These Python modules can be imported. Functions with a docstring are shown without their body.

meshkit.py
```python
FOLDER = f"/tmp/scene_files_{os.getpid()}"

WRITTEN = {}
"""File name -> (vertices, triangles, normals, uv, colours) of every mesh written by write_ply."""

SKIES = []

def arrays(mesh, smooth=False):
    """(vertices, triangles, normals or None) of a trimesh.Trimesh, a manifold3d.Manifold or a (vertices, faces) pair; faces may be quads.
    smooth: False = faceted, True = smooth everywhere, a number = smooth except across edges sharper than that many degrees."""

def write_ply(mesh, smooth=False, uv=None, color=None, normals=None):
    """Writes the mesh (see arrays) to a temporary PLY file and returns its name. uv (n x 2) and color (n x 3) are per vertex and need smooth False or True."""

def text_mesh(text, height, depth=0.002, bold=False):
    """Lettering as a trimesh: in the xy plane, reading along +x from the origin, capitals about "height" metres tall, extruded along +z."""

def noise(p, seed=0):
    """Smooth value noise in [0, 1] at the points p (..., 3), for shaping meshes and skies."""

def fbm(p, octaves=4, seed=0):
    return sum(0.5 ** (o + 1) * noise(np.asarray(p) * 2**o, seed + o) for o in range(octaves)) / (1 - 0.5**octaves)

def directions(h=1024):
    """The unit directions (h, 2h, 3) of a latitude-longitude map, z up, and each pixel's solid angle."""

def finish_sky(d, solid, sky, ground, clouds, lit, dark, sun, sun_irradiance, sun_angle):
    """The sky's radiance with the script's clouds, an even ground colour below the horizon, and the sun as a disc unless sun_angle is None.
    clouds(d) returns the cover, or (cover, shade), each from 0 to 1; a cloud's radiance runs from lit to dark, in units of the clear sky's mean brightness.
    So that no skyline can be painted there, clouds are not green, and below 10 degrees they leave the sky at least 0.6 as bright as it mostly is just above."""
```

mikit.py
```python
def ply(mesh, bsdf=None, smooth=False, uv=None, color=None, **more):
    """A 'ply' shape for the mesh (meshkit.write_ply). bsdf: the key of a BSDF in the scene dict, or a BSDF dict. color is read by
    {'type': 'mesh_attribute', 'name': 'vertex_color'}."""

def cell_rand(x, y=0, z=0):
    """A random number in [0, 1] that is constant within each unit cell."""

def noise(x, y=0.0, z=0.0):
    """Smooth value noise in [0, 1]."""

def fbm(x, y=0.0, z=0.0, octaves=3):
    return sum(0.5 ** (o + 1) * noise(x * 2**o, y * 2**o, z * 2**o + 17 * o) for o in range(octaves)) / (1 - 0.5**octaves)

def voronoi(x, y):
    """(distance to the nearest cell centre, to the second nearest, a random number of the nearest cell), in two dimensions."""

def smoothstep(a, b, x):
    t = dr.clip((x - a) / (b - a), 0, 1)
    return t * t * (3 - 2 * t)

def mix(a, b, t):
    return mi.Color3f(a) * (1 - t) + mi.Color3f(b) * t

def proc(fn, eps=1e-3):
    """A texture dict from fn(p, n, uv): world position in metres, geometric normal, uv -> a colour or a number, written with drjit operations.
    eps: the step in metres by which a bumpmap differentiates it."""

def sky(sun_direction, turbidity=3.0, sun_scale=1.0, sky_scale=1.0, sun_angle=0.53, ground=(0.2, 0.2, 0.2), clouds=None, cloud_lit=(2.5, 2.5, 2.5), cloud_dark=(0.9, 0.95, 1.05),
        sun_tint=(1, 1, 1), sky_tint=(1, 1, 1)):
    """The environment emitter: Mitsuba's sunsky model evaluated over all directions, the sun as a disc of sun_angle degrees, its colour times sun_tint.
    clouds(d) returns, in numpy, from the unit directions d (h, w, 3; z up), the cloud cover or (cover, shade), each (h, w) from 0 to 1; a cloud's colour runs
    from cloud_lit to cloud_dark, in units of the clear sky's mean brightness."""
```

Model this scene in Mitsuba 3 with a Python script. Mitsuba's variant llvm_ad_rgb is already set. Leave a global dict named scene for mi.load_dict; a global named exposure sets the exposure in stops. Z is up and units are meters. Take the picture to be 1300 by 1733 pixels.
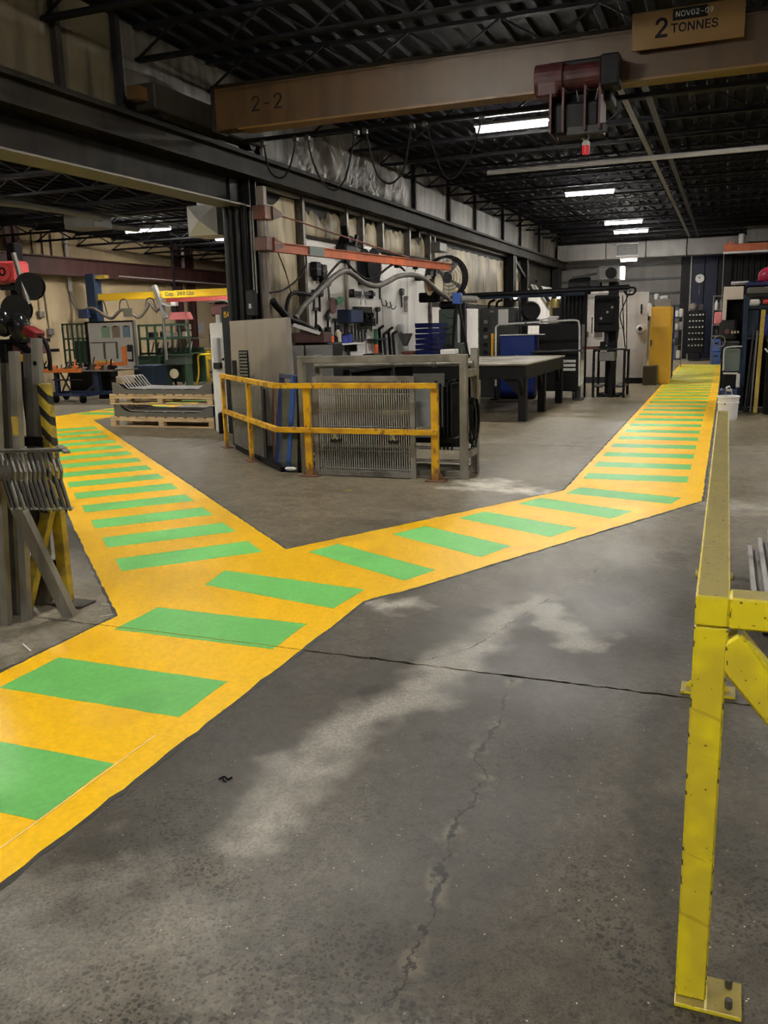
import math, random
import numpy as np, trimesh, mitsuba as mi, mikit, meshkit, drjit as dr
import shapely.geometry as sg, shapely.affinity as sa
from shapely.ops import unary_union
from mikit import fbm, noise, voronoi, smoothstep, mix, cell_rand, proc
T = mi.ScalarTransform4f
rng = random.Random(7)
PI = math.pi
scene, labels = {}, {}

# ------------------------------------------------------------------ camera, lights, exposure
PITCH, YAW, ROLL, EYE = 0.21107795, -0.37682382, 0.02570635, np.array([0, 0, 1.65])
fw = np.array([math.sin(YAW) * math.cos(PITCH), math.cos(YAW) * math.cos(PITCH), -math.sin(PITCH)])
rt = np.array([math.cos(YAW), -math.sin(YAW), 0]); dn = np.cross(fw, rt)
down = -math.sin(ROLL) * rt + math.cos(ROLL) * dn
scene['camera'] = {'type': 'perspective', 'fov_axis': 'x', 'fov': 2 * math.degrees(math.atan(650 / 1458.74)), 'near_clip': 0.05, 'far_clip': 200,
                   'to_world': T().look_at(origin=EYE.tolist(), target=(EYE + fw).tolist(), up=(-down).tolist())}
exposure = 1.1
LAMP = (118, 113, 103)            # radiance of the tube lamps' diffusers
# lamps: x, y, z, along-x half length; the row over the left of the aisle, the parallel row, the left bay
LAMPS_SEEN = [(-3.52, 15.1, 4.9), (-3.45, 23.5, 4.9), (-3.42, 31.0, 4.9), (-3.5, 34.3, 4.9)]
LAMPS_MORE = [(-3.5, 6.8, 5.05), (-3.5, -1.6, 4.9), (.75, -1.2, 4.9, 90), (3.6, 9.5, 4.9), (3.2, 17.1, 4.9), (3.2, 23.5, 4.9)]
LAMPS_BAY = [(-14.5, 20.1, 4.35), (-13.3, 22.6, 4.3), (-14.5, 11.0, 4.35), (-10.0, 9.0, 4.35), (-9.0, 20.0, 4.35)]  # first two are seen; the others are added unseen to brighten the bay

# ------------------------------------------------------------------ materials
def mat(name, rgb, rough=0.6, metal=0.0, spec=0.5, bump=None, bscale=0.001, **more):
    col = rgb if isinstance(rgb, dict) else {'type': 'rgb', 'value': list(rgb)}
    b = {'type': 'principled', 'base_color': col, 'roughness': rough, 'metallic': metal, 'specular': spec, **more}
    if bump is not None:
        b = {'type': 'bumpmap', 'arbitrary': bump, 'scale': bscale, 'bsdf': b}
    scene[name] = {'type': 'twosided', 'bsdf': b}
    return name

def seg_dist(x, y, pts):
    d = mi.Float(1e9)
    for (ax, ay), (bx_, by_) in zip(pts[:-1], pts[1:]):
        vx, vy = bx_ - ax, by_ - ay
        t = dr.clip(((x - ax) * vx + (y - ay) * vy) / (vx * vx + vy * vy), 0, 1)
        d = dr.minimum(d, dr.sqrt(dr.square(x - ax - t * vx) + dr.square(y - ay - t * vy)))
    return d

CRACK1 = [(-.86, 3.8), (-.81, 3.22), (-.84, 3.0), (-.73, 2.84), (-.78, 2.58), (-.72, 2.19), (-.69, 1.93), (-.72, 1.70), (-.76, 1.4)]
CRACK2 = [(-.74, 5.77), (-.89, 5.24), (-1.04, 4.60), (-1.16, 4.13), (-1.36, 3.84)]
DUST1 = [(-1.38, 2.3), (-1.44, 2.65), (-1.44, 2.87), (-1.35, 3.28), (-1.24, 3.44), (-1.21, 3.90), (-1.11, 4.19), (-1.09, 4.75)]  # long streak: swept dust with a lamp reflection painted in
DUST2 = [(-1.11, 4.7), (-.97, 4.95), (-.85, 4.66), (-.60, 4.38)]

def floor_color(p, n, uv):
    x, y = p.x, p.y
    big, mid, fine = fbm(x * .45, y * .45, 3.0, 3), fbm(x * 2.6, y * 2.6, 1.0, 3), fbm(x * 34, y * 34, 5.0, 3)
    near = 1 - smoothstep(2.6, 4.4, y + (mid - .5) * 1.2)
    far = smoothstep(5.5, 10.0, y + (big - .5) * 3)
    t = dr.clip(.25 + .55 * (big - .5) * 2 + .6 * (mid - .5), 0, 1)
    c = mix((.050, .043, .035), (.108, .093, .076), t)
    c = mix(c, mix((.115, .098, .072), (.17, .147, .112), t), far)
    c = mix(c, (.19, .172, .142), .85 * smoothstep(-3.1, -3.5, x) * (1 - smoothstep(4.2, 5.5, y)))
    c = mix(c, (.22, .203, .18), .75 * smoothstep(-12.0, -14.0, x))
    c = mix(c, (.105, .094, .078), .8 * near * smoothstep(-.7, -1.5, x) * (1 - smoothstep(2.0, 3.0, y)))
    c *= .66 + .68 * fine
    c *= .80 + .40 * fbm(x * 9, y * 9, 15.0, 2)
    # exposed aggregate of the worn slab in front
    c *= .74 + .52 * noise(x * 270, y * 270, 3.)
    wx, wy = x + .016 * (fine - .5), y + .016 * (fbm(x * 50, y * 50, 21.0, 2) - .5)
    d, d2, w = voronoi(wx * 78, wy * 78)
    e, e2, w2 = voronoi(wx * 42, wy * 42)
    patch = smoothstep(.40, .60, fbm(x * 1.3, y * 1.3, 9.0, 3)) * .7 + .3
    c = mix(c, (.020, .018, .016), dr.select(w > .52, 1., 0.) * smoothstep(.42, .30, d) * near * patch * .85)
    c = mix(c, (.016, .014, .013), dr.select(w2 < .16, 1., 0.) * smoothstep(.38, .30, e) * near * patch * .85)
    c = mix(c, (.20, .18, .15), smoothstep(.56, .62, fbm(x * 62, y * 62, 3.0, 3)) * (1 - smoothstep(1.9, 2.5, y + big)) * patch * smoothstep(-1.5, -.9, x) * .55)
    tick = cell_rand(dr.floor(x * 230), dr.floor(y * 230), 4)
    c = mix(c, (.55, .52, .48), dr.select(tick > .9991, 1., 0.) * (1 - far) * .8)
    # tyre polish, oil spots
    c = mix(c, (.035, .032, .032), .55 * smoothstep(.62, .75, fbm(x * .8 + 5, y * .35, 2.0, 2)) * (1 - far))
    for sx, sy, r in ((-1.46, 3.46, .07), (-1.05, 3.11, .05), (-.55, 5.1, .16), (-.3, 6.2, .2)):
        q = dr.sqrt(dr.square(x - sx) + dr.square((y - sy) * .8)) + (fine - .5) * r * .8 + (mid - .5) * r
        c = mix(c, (.030, .026, .025), .6 * smoothstep(r, r * .35, q))
    # white dust swept into streaks; the long streak also has lamp glare painted in
    wob = (fbm(x * 7, y * 7, 4.0, 3) - .5)
    g = dr.maximum(smoothstep(.21, .0, seg_dist(x, y, DUST1) + wob * .22) * .42, smoothstep(.17, .0, seg_dist(x, y, DUST2) + wob * .34) * .36)
    for sx, sy, r, a in ((-2.25, 8.72, .42, .95), (-1.85, 8.5, .28, .9), (-2.55, 8.5, .25, .5), (-1.86, 4.68, .22, .6), (-1.6, 1.7, .5, .22), (.25, 8.2, .5, .3)):
        g = dr.maximum(g, a * smoothstep(r, 0., dr.sqrt(dr.square((x - sx) * .8) + dr.square(y - sy)) + wob * r * 1.3))
    g = g * (.62 + .38 * smoothstep(.25, .75, fbm(x * 130, y * 130, 8.0, 2)))
    c = mix(c, (.62, .60, .58), g)
    # cracks
    jag = (fbm(x * 17, y * 17, 2.0, 3) - .5) * .07 + (fbm(x * 80, y * 80, 6.0, 2) - .5) * .022
    k = dr.minimum(seg_dist(x + jag, y - jag, CRACK1), seg_dist(x + jag * .6, y, CRACK2) * 1.6)
    wid = .0028 + .0085 * smoothstep(.35, .7, fbm(x * 12, y * 12, 11.0, 2))
    c = mix(c, (.012, .010, .009), smoothstep(wid, wid * .4, k) * .9)
    c = mix(c, (.17, .145, .11), smoothstep(.05, .015, k) * smoothstep(wid, wid * 1.6, k) * smoothstep(.5, .75, fbm(x * 14, y * 14, 19.0, 2)) * .45)
    return c * mi.Color3f(1.03, 1.0, .89)

def floor_bump(p, n, uv):
    x, y = p.x, p.y
    d, d2, w = voronoi(x * 78, y * 78)
    return .55 * fbm(x * 60, y * 60, 1.0, 3) + .3 * smoothstep(.45, .3, d) * dr.select(w > .52, -1., 0.)

def floor_rough(p, n, uv):
    return .28 + .34 * fbm(p.x * 1.6, p.y * 1.6, 12.0, 3)

mat('concrete', proc(floor_color), proc(floor_rough), spec=.30, bump=proc(floor_bump, eps=.004), bscale=.0011)

def paint_color(base, dirt, wear=(.20, .17, .10)):
    def fn(p, n, uv):
        x, y = p.x, p.y
        a, b = fbm(x * 2.1, y * 2.1, 3.0, 3), fbm(x * 60, y * 60, 2.0, 2)
        c = mi.Color3f(base) * (.92 + .16 * b)
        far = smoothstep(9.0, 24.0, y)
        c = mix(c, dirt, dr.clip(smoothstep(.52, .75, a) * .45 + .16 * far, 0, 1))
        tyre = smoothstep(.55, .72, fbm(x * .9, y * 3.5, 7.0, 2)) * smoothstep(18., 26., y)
        c = mix(c, (.36, .34, .035), .42 * smoothstep(17., 27., y))  # far paint goes olive: traffic dirt, with far-end shading put into the colour
        return mix(c, wear, tyre * .45)
    return fn
def paint_bump(p, n, uv):
    return fbm(p.x * 75, p.y * 75, 1.0, 2)
PB = proc(paint_bump, eps=.003)
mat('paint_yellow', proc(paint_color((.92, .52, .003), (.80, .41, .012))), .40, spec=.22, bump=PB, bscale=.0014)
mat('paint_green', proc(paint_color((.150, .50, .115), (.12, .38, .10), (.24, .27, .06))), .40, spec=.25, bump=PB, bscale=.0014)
mat('paint_edge', (.035, .032, .030), .7)
mat('chalk', (.55, .53, .50), .9)

def dusty(base, dirt, scale=1.5, amount=.6, streak=6.0):
    """even paint with grime in patches and runs"""
    def fn(p, n, uv):
        s = p.x + p.y
        a = fbm(s * scale, p.z * scale, 3.0 + p.x * .3, 3)
        b = fbm(s * scale * streak, p.z * scale * .7, 8.0, 3)
        return mix(mi.Color3f(base), dirt, dr.clip(smoothstep(.38, .72, a) * amount + smoothstep(.48, .75, b) * amount * .6, 0, 1))
    return fn
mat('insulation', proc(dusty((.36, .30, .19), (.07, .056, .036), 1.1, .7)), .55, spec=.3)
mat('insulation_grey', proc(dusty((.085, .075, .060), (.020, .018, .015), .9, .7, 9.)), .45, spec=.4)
mat('insulation_dark', proc(dusty((.082, .066, .040), (.022, .018, .012), 1.1, .75)), .6, spec=.2)  # same insulation in a darker tone, for the header panels nearest the front
mat('ochre', (.42, .29, .05), .55)
mat('siding', proc(dusty((.068, .062, .056), (.04, .036, .032), .5, .6)), .6)
mat('block', proc(dusty((.46, .36, .225), (.37, .28, .165), .5, .5)), .8, spec=.2)
mat('white_board', proc(dusty((.74, .72, .69), (.32, .285, .25), .7, .36, 2.5)), .5)
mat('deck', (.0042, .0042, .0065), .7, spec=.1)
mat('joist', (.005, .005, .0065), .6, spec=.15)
mat('beam_dark', proc(dusty((.020, .0175, .014), (.009, .008, .007), 2.0, .7)), .65, spec=.09)
mat('beam_grey', proc(dusty((.018, .0155, .012), (.008, .007, .006), 1.5, .7)), .65, spec=.09)
mat('trim_light', (.17, .155, .135), .5)
mat('maroon', proc(dusty((.062, .026, .024), (.035, .018, .017), 1.2, .5)), .55, spec=.25)
mat('black', (.006, .006, .0065), .55, spec=.14)
mat('black_soft', (.010, .010, .011), .85, spec=.15)
mat('dark_grey', (.027, .028, .028), .5, spec=.2)
mat('mid_grey', (.13, .128, .122), .5)
mat('light_grey', (.42, .41, .40), .5)
mat('white', (.74, .73, .71), .4)
mat('steel', proc(dusty((.30, .285, .25), (.13, .12, .10), 4.0, .6, 3.)), .42, metal=.55)
mat('bright_steel', (.60, .59, .57), .28, metal=.9)
mat('dark_steel', proc(dusty((.11, .10, .085), (.045, .04, .035), 6.0, .7, 3.)), .42, metal=.4)

# ------------------------------------------------------------------ mesh helpers
def cat(*ms):
    ms = [m for g in ms for m in (g if isinstance(g, (list, tuple)) else [g])]
    return trimesh.util.concatenate(ms) if len(ms) > 1 else ms[0]
def bx(x0, x1, y0, y1, z0, z1, ch=0.0):
    if ch <= 0:
        m = trimesh.creation.box((abs(x1 - x0), abs(y1 - y0), abs(z1 - z0)))
        m.apply_translation(((x0 + x1) / 2, (y0 + y1) / 2, (z0 + z1) / 2)); return m
    h = np.array([abs(x1 - x0), abs(y1 - y0), abs(z1 - z0)]) / 2; ch = min(ch, h.min() * .9); P = []
    for s in np.ndindex(2, 2, 2):
        s = np.array(s) * 2 - 1
        for k in range(3):
            q = h - ch; q[k] = h[k]; P.append(s * q)
    m = trimesh.convex.convex_hull(np.array(P)); m.apply_translation(((x0 + x1) / 2, (y0 + y1) / 2, (z0 + z1) / 2)); return m
def basis(d, up=(0, 0, 1)):
    d = np.asarray(d, float); d = d / np.linalg.norm(d); up = np.asarray(up, float)
    if abs(d @ up) > .98: up = np.array([1., 0, 0])
    s = np.cross(d, up); s /= np.linalg.norm(s); return d, s, np.cross(s, d)
def bar(p, q, w, h, up=(0, 0, 1), ch=0.0):
    """rectangular bar from p to q, w across, h along up"""
    p, q = np.asarray(p, float), np.asarray(q, float); d, s, u = basis(q - p, up); L = np.linalg.norm(q - p)
    m = bx(-w / 2, w / 2, 0, L, -h / 2, h / 2, ch)
    M = np.eye(4); M[:3, 0], M[:3, 1], M[:3, 2], M[:3, 3] = s, d, u, p
    m.apply_transform(M); return m
def tube(pts, r, n=8, closed=False):
    P = np.asarray(pts, float); k = len(P); R = np.broadcast_to(r, (k,))
    t = np.gradient(P, axis=0); t /= np.linalg.norm(t, axis=1, keepdims=True) + 1e-12
    a = np.cross(t[0], (0, 0, 1) if abs(t[0][2]) < .9 else (1, 0, 0)); a /= np.linalg.norm(a); A = []
    for i in range(k):
        a = a - t[i] * (a @ t[i]); a /= np.linalg.norm(a) + 1e-12; A.append(a)
    A = np.array(A); B = np.cross(t, A); g = np.arange(n) * 2 * PI / n
    v = (P[:, None] + R[:, None, None] * (np.cos(g)[None, :, None] * A[:, None] + np.sin(g)[None, :, None] * B[:, None])).reshape(-1, 3)
    i, j = np.meshgrid(np.arange(k - 1), np.arange(n), indexing='ij')
    q = np.stack([i * n + j, (i + 1) * n + j, (i + 1) * n + (j + 1) % n, i * n + (j + 1) % n], -1).reshape(-1, 4)
    f = np.vstack([q[:, [0, 2, 1]], q[:, [0, 3, 2]]]); v = np.vstack([v, P[0], P[-1]]); c0, c1 = k * n, k * n + 1; jj = np.arange(n)
    f = np.vstack([f, np.stack([np.full(n, c0), (jj + 1) % n, jj], 1)[:, ::-1], np.stack([np.full(n, c1), (k - 1) * n + jj, (k - 1) * n + (jj + 1) % n], 1)[:, ::-1]])
    m = trimesh.Trimesh(v, f, process=False)
    if m.volume < 0: m.invert()
    return m
def cyl(p, q, r, n=16): return tube([p, q], r, n)
def curve(pts, n=24):
    """Catmull-Rom through the points"""
    P = np.asarray(pts, float); P = np.vstack([2 * P[0] - P[1], P, 2 * P[-1] - P[-2]]); out = []; segs = len(P) - 3; per = max(2, n // segs)
    for i in range(segs):
        a, b, c, d = P[i:i + 4]
        for t in np.linspace(0, 1, per, endpoint=i == segs - 1):
            out.append(.5 * (2 * b + (c - a) * t + (2 * a - 5 * b + 4 * c - d) * t * t + (3 * b - a - 3 * c + d) * t ** 3))
    return np.array(out)
def lathe(prof, at=(0, 0, 0), n=24, axis=(0, 0, 1)):
    m = trimesh.creation.revolve(np.array(prof, float), sections=n)
    if m.volume < 0: m.invert()
    d, s, u = basis(axis); M = np.eye(4); M[:3, 0], M[:3, 1], M[:3, 2], M[:3, 3] = s, np.cross(d, s), d, at
    m.apply_transform(M); return m
def prism(pts, depth, frame=None):
    """polygon in the xy plane extruded along +z, then placed by the frame (origin, xaxis, yaxis)"""
    poly = pts if hasattr(pts, 'geom_type') else sg.Polygon(pts)
    if poly.geom_type == 'MultiPolygon': poly = max(poly.geoms, key=lambda g: g.area)
    m = trimesh.creation.extrude_polygon(poly, depth, engine='earcut')
    if frame is not None: place(m, *frame)
    return m
def place(m, o, xa, ya):
    xa, ya = np.asarray(xa, float), np.asarray(ya, float); xa = xa / np.linalg.norm(xa); ya = ya / np.linalg.norm(ya)
    M = np.eye(4); M[:3, 0], M[:3, 1], M[:3, 2], M[:3, 3] = xa, ya, np.cross(xa, ya), o
    m.apply_transform(M); return m
def sphere(c, r, s=(1, 1, 1), sub=2):
    m = trimesh.creation.icosphere(subdivisions=sub, radius=r); m.apply_scale(s); m.apply_translation(c); return m
def ibeam(p, q, h, w, tf, tw, up=(0, 0, 1)):
    p, q = np.asarray(p, float), np.asarray(q, float); u = np.asarray(up, float)
    return cat(bar(p + u * (h / 2 - tf / 2), q + u * (h / 2 - tf / 2), w, tf), bar(p - u * (h / 2 - tf / 2), q - u * (h / 2 - tf / 2), w, tf), bar(p, q, tw, h - 2 * tf))
def rot(m, deg, axis, at):
    m.apply_transform(trimesh.transformations.rotation_matrix(math.radians(deg), axis, at)); return m

ORD = ('first second third fourth fifth sixth seventh eighth ninth tenth eleventh twelfth thirteenth fourteenth fifteenth sixteenth').split()
used = {}
def key_of(name, parent=None):
    k = f'{parent}__{name}' if parent else name
    if k not in used: used[k] = 0; return k
    used[k] += 1; return f'{k}_{used[k]:03d}'
def thing(name, label, category, group=None):
    k = key_of(name); labels[k] = {'label': label, 'category': category}
    if group: labels[k]['group'] = group
    return k
def part(parent, name, mesh, m, label=None, smooth=False, **kw):
    k = key_of(name, parent); scene[k] = mikit.ply(mesh, m, smooth, **kw)
    if label: labels[k] = {'label': label}
    return k
def one(name, mesh, m, label, category, group=None, smooth=False):
    k = thing(name, label, category, group); scene[k] = mikit.ply(mesh, m, smooth); return k
def struct(name, mesh, m, smooth=False, label=None):
    k = key_of(name); scene[k] = mikit.ply(mesh, m, smooth); labels[k] = {'kind': 'structure'}
    if label: labels[k]['label'] = label
    return k
# ------------------------------------------------------------------ the setting
def jag_poly(x0, x1, y0, y1, amp, step=.05, sides='ns'):
    """slab outline whose named edges are slightly broken"""
    r = random.Random(int((x0 + y0 * 3) * 100)); P = []
    def edge(a, b, jag):
        L = math.dist(a, b); k = max(1, int(L / step)) if jag else 1
        for i in range(k):
            t = i / k; j = r.gauss(0, amp) if jag and i else 0
            P.append((a[0] + (b[0] - a[0]) * t + (0 if a[1] == b[1] else j), a[1] + (b[1] - a[1]) * t + (j if a[1] == b[1] else 0)))
    edge((x0, y0), (x1, y0), 's' in sides); edge((x1, y0), (x1, y1), False); edge((x1, y1), (x0, y1), 'n' in sides); edge((x0, y1), (x0, y0), False)
    return sg.Polygon(P).buffer(0)

struct('floor', bx(-18.4, 8.2, -4.2, 40.2, -.30, -.06), 'black_soft')
JY = [-4, 3.82, 11.8, 19.8, 27.8, 36, 40.1]
for i, (a, b) in enumerate(zip(JY[:-1], JY[1:])):
    near = i < 2
    p_ = jag_poly(-7.2, 8.1, a + .008, b - .008, .0048, .035 if near else .6, ('n' if i == 0 else 's' if i == 1 else ''))
    part('floor', 'slab', prism(p_, .06, ((0, 0, -.06), (1, 0, 0), (0, 1, 0))), 'concrete')
    part('floor', 'slab', bx(-18.3, -7.21, a + .004, b - .004, -.06, 0), 'concrete')

# painted walkway
WALK = sg.Polygon([(-2.0, -3.5), (-2.0, 4.67), (-1.93, 4.81), (-1.84, 4.93), (-.135, 8.36), (-.125, 20), (-.115, 34.35), (-1.607, 34.6), (-1.50, 20), (-1.442, 8.585), (-3.069, 5.688), (-11.58, 13.78), (-11.65, 18.6), (-13.0, 18.6), (-13.0, 13.60), (-5.25, 5.86), (-3.31, 3.99), (-3.32, -3.5)])
def ragged(poly, amp, step, seed):
    r = random.Random(seed); P = []; c = list(poly.exterior.coords)
    for a, b in zip(c[:-1], c[1:]):
        L = math.dist(a, b); k = max(1, int(L / step)); nx, ny = (b[1] - a[1]) / L, -(b[0] - a[0]) / L
        for i in range(k):
            t = i / k; j = r.gauss(0, amp) if i else 0
            P.append((a[0] + (b[0] - a[0]) * t + nx * j, a[1] + (b[1] - a[1]) * t + ny * j))
    return sg.Polygon(P).buffer(0)
mat('seam_pale', (.85, .56, .16), .5)
walk = thing('painted_walkway', 'yellow painted Y-shaped walkway with green crossing bars on the concrete floor', 'floor marking')
slot = sg.Polygon([(-9, 3.816), (1, 3.816), (1, 3.824), (-9, 3.824)])
def flat(poly, z, h):
    return cat([prism(g, h, ((0, 0, z), (1, 0, 0), (0, 1, 0))) for g in getattr(poly, 'geoms', [poly])])
part(walk, 'dark_border', flat(ragged(WALK.buffer(.020), .006, .06, 3).difference(slot), .0, .0012), 'paint_edge', 'dark ragged border around the yellow paint')
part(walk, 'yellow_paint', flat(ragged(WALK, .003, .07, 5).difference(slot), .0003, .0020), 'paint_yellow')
bars = [[(-3.17, y), (-2.15, y), (-2.15, y + h), (-3.17, y + h)] for y, h in ((1.22, .40), (2.07, .42), (2.925, .405), (3.78, .41))]
bars += [[(-3.21, 5.03), (-2.09, 4.90), (-2.12, 4.49), (-3.15, 4.69)], [(-2.75, 5.95), (-1.79, 5.46), (-1.91, 5.16), (-2.86, 5.66)], [(-2.28, 6.71), (-1.44, 6.24), (-1.58, 5.88), (-2.45, 6.36)],
         [(-1.95, 7.40), (-1.06, 6.97), (-1.21, 6.61), (-2.10, 7.08)], [(-1.59, 8.14), (-.70, 7.73), (-.84, 7.40), (-1.74, 7.81)], [(-1.31, 8.78), (-.32, 8.46), (-.40, 8.15), (-1.40, 8.43)]]
for k in range(30):
    y = 9.30 + .832 * k; x0 = -1.36 - .004 * k
    bars.append([(x0, y), (-.30, y), (-.30, y + .36), (x0, y + .36)])
for k in range(14):
    dx, dy = -.5555 * k, .533 * k
    if k > 11: dx2 = .25
    else: dx2 = 0
    bars.append([(-4.18 + dx, 5.07 + dy), (-3.49 + dx, 5.84 + dy), (-3.21 + dx, 5.57 + dy), (-3.92 + dx, 4.81 + dy)])
for k in range(5): bars.append([(-12.85, 14.75 + .8 * k), (-11.8, 14.75 + .8 * k), (-11.8, 15.15 + .8 * k), (-12.85, 15.15 + .8 * k)])
for q in bars:
    g = ragged(sg.Polygon(q), .002, .08, len(used)).difference(slot)
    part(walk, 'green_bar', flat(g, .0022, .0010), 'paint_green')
part(walk, 'paint_seam', bx(-2.146, -2.137, 1.0, 2.75, .0032, .0040), 'seam_pale', 'pale seam line in the yellow paint')
for x, y, a, L in ((-2.0, 5.02, 0, .10), (-1.90, 5.0, 10, .09), (-1.80, 5.18, 5, .10), (-1.60, 5.50, 10, .11), (-1.4, 5.92, 8, .09), (-1.2, 6.3, 12, .1), (-.98, 6.75, 10, .1), (-.75, 7.2, 8, .1), (-.55, 7.62, 10, .1), (-.35, 8.0, 10, .09),
                   (-3.50, 4.15, 0, .13), (-3.62, 4.38, 5, .15), (-3.80, 4.6, 0, .13), (-4.05, 4.85, 5, .12), (-4.3, 5.1, 3, .12), (-3.45, 3.40, -30, .14), (-3.38, 3.98, 50, .08)):
    m = bx(-L / 2, L / 2, -.004, .004, 0, .0012); rot(m, a, (0, 0, 1), (0, 0, 0)); m.apply_translation((x, y, 0)); part('floor', 'chalk_tick', m, 'chalk')

# walls of the main bay and of the bay beyond
XW = -7.0
struct('wall_left', cat(bx(-7.25, -7.08, 12.0, 40, 0, 5.45), bx(-7.25, -7.08, -4, 12.0, 4.15, 5.45)), 'beam_dark')
def quilt(y0, y1, z0, z1, seed, bulge=.05, fold=.02, ragged_top=0., shear=1.0):
    ny, nz = max(6, int((y1 - y0) / .07)), max(6, int((z1 - z0) / .07)); u, v = np.meshgrid(np.linspace(0, 1, ny), np.linspace(0, 1, nz), indexing='ij')
    y, z = y0 + u * (y1 - y0), z0 + v * (z1 - z0)
    if ragged_top:
        drop = ragged_top * np.clip(meshkit.fbm(np.stack([y * 3.5, y * 0, y * 0 + seed], -1), 4, seed) * 2 - .45, 0, 1) ** 1.2
        z = z0 + v * (z1 - z0 - drop)
    env = np.minimum(1, 8 * np.minimum(np.minimum(u, 1 - u), np.minimum(v, 1 - v)))
    w = meshkit.fbm(np.stack([(y + z * shear) * 5.5, (z - y * shear * .3) * .9, y * 0 + seed * 3.1], -1), 4, seed) - .5
    w2 = meshkit.fbm(np.stack([y * 14, z * 3, y * 0 + seed], -1), 3, seed + 3) - .5
    x = -7.075 + env * (.012 + bulge * np.sin(PI * u) * np.sin(PI * v) + fold * 2.2 * np.maximum(w, -.25) + fold * .5 * w2 + fold * .4)
    P = np.stack([x, y, z], -1).reshape(-1, 3); i, j = np.meshgrid(np.arange(ny - 1), np.arange(nz - 1), indexing='ij'); a = i * nz + j
    f = np.concatenate([np.stack([a, a + nz, a + nz + 1], -1).reshape(-1, 3), np.stack([a, a + nz + 1, a + 1], -1).reshape(-1, 3)])
    return trimesh.Trimesh(P, f, process=False)
UP = [-4, 1.5, 4.6, 6.9, 8.35, 9.4, 12.8, 20.2, 23.0, 25.6, 29.0, 31.6, 35, 39.6]
for i, (a, b) in enumerate(zip(UP[:-1], UP[1:])):
    big = a < 20
    part('wall_left', 'insulation_panel', quilt(a + .03, b - .03, 4.22, 5.38, i + 2, .05, .12 if 12 < a < 20 else .045 if big else .014, 0, 1.3 if big else .2), 'insulation_grey' if 9 < a else 'insulation_dark', smooth=True)
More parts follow.
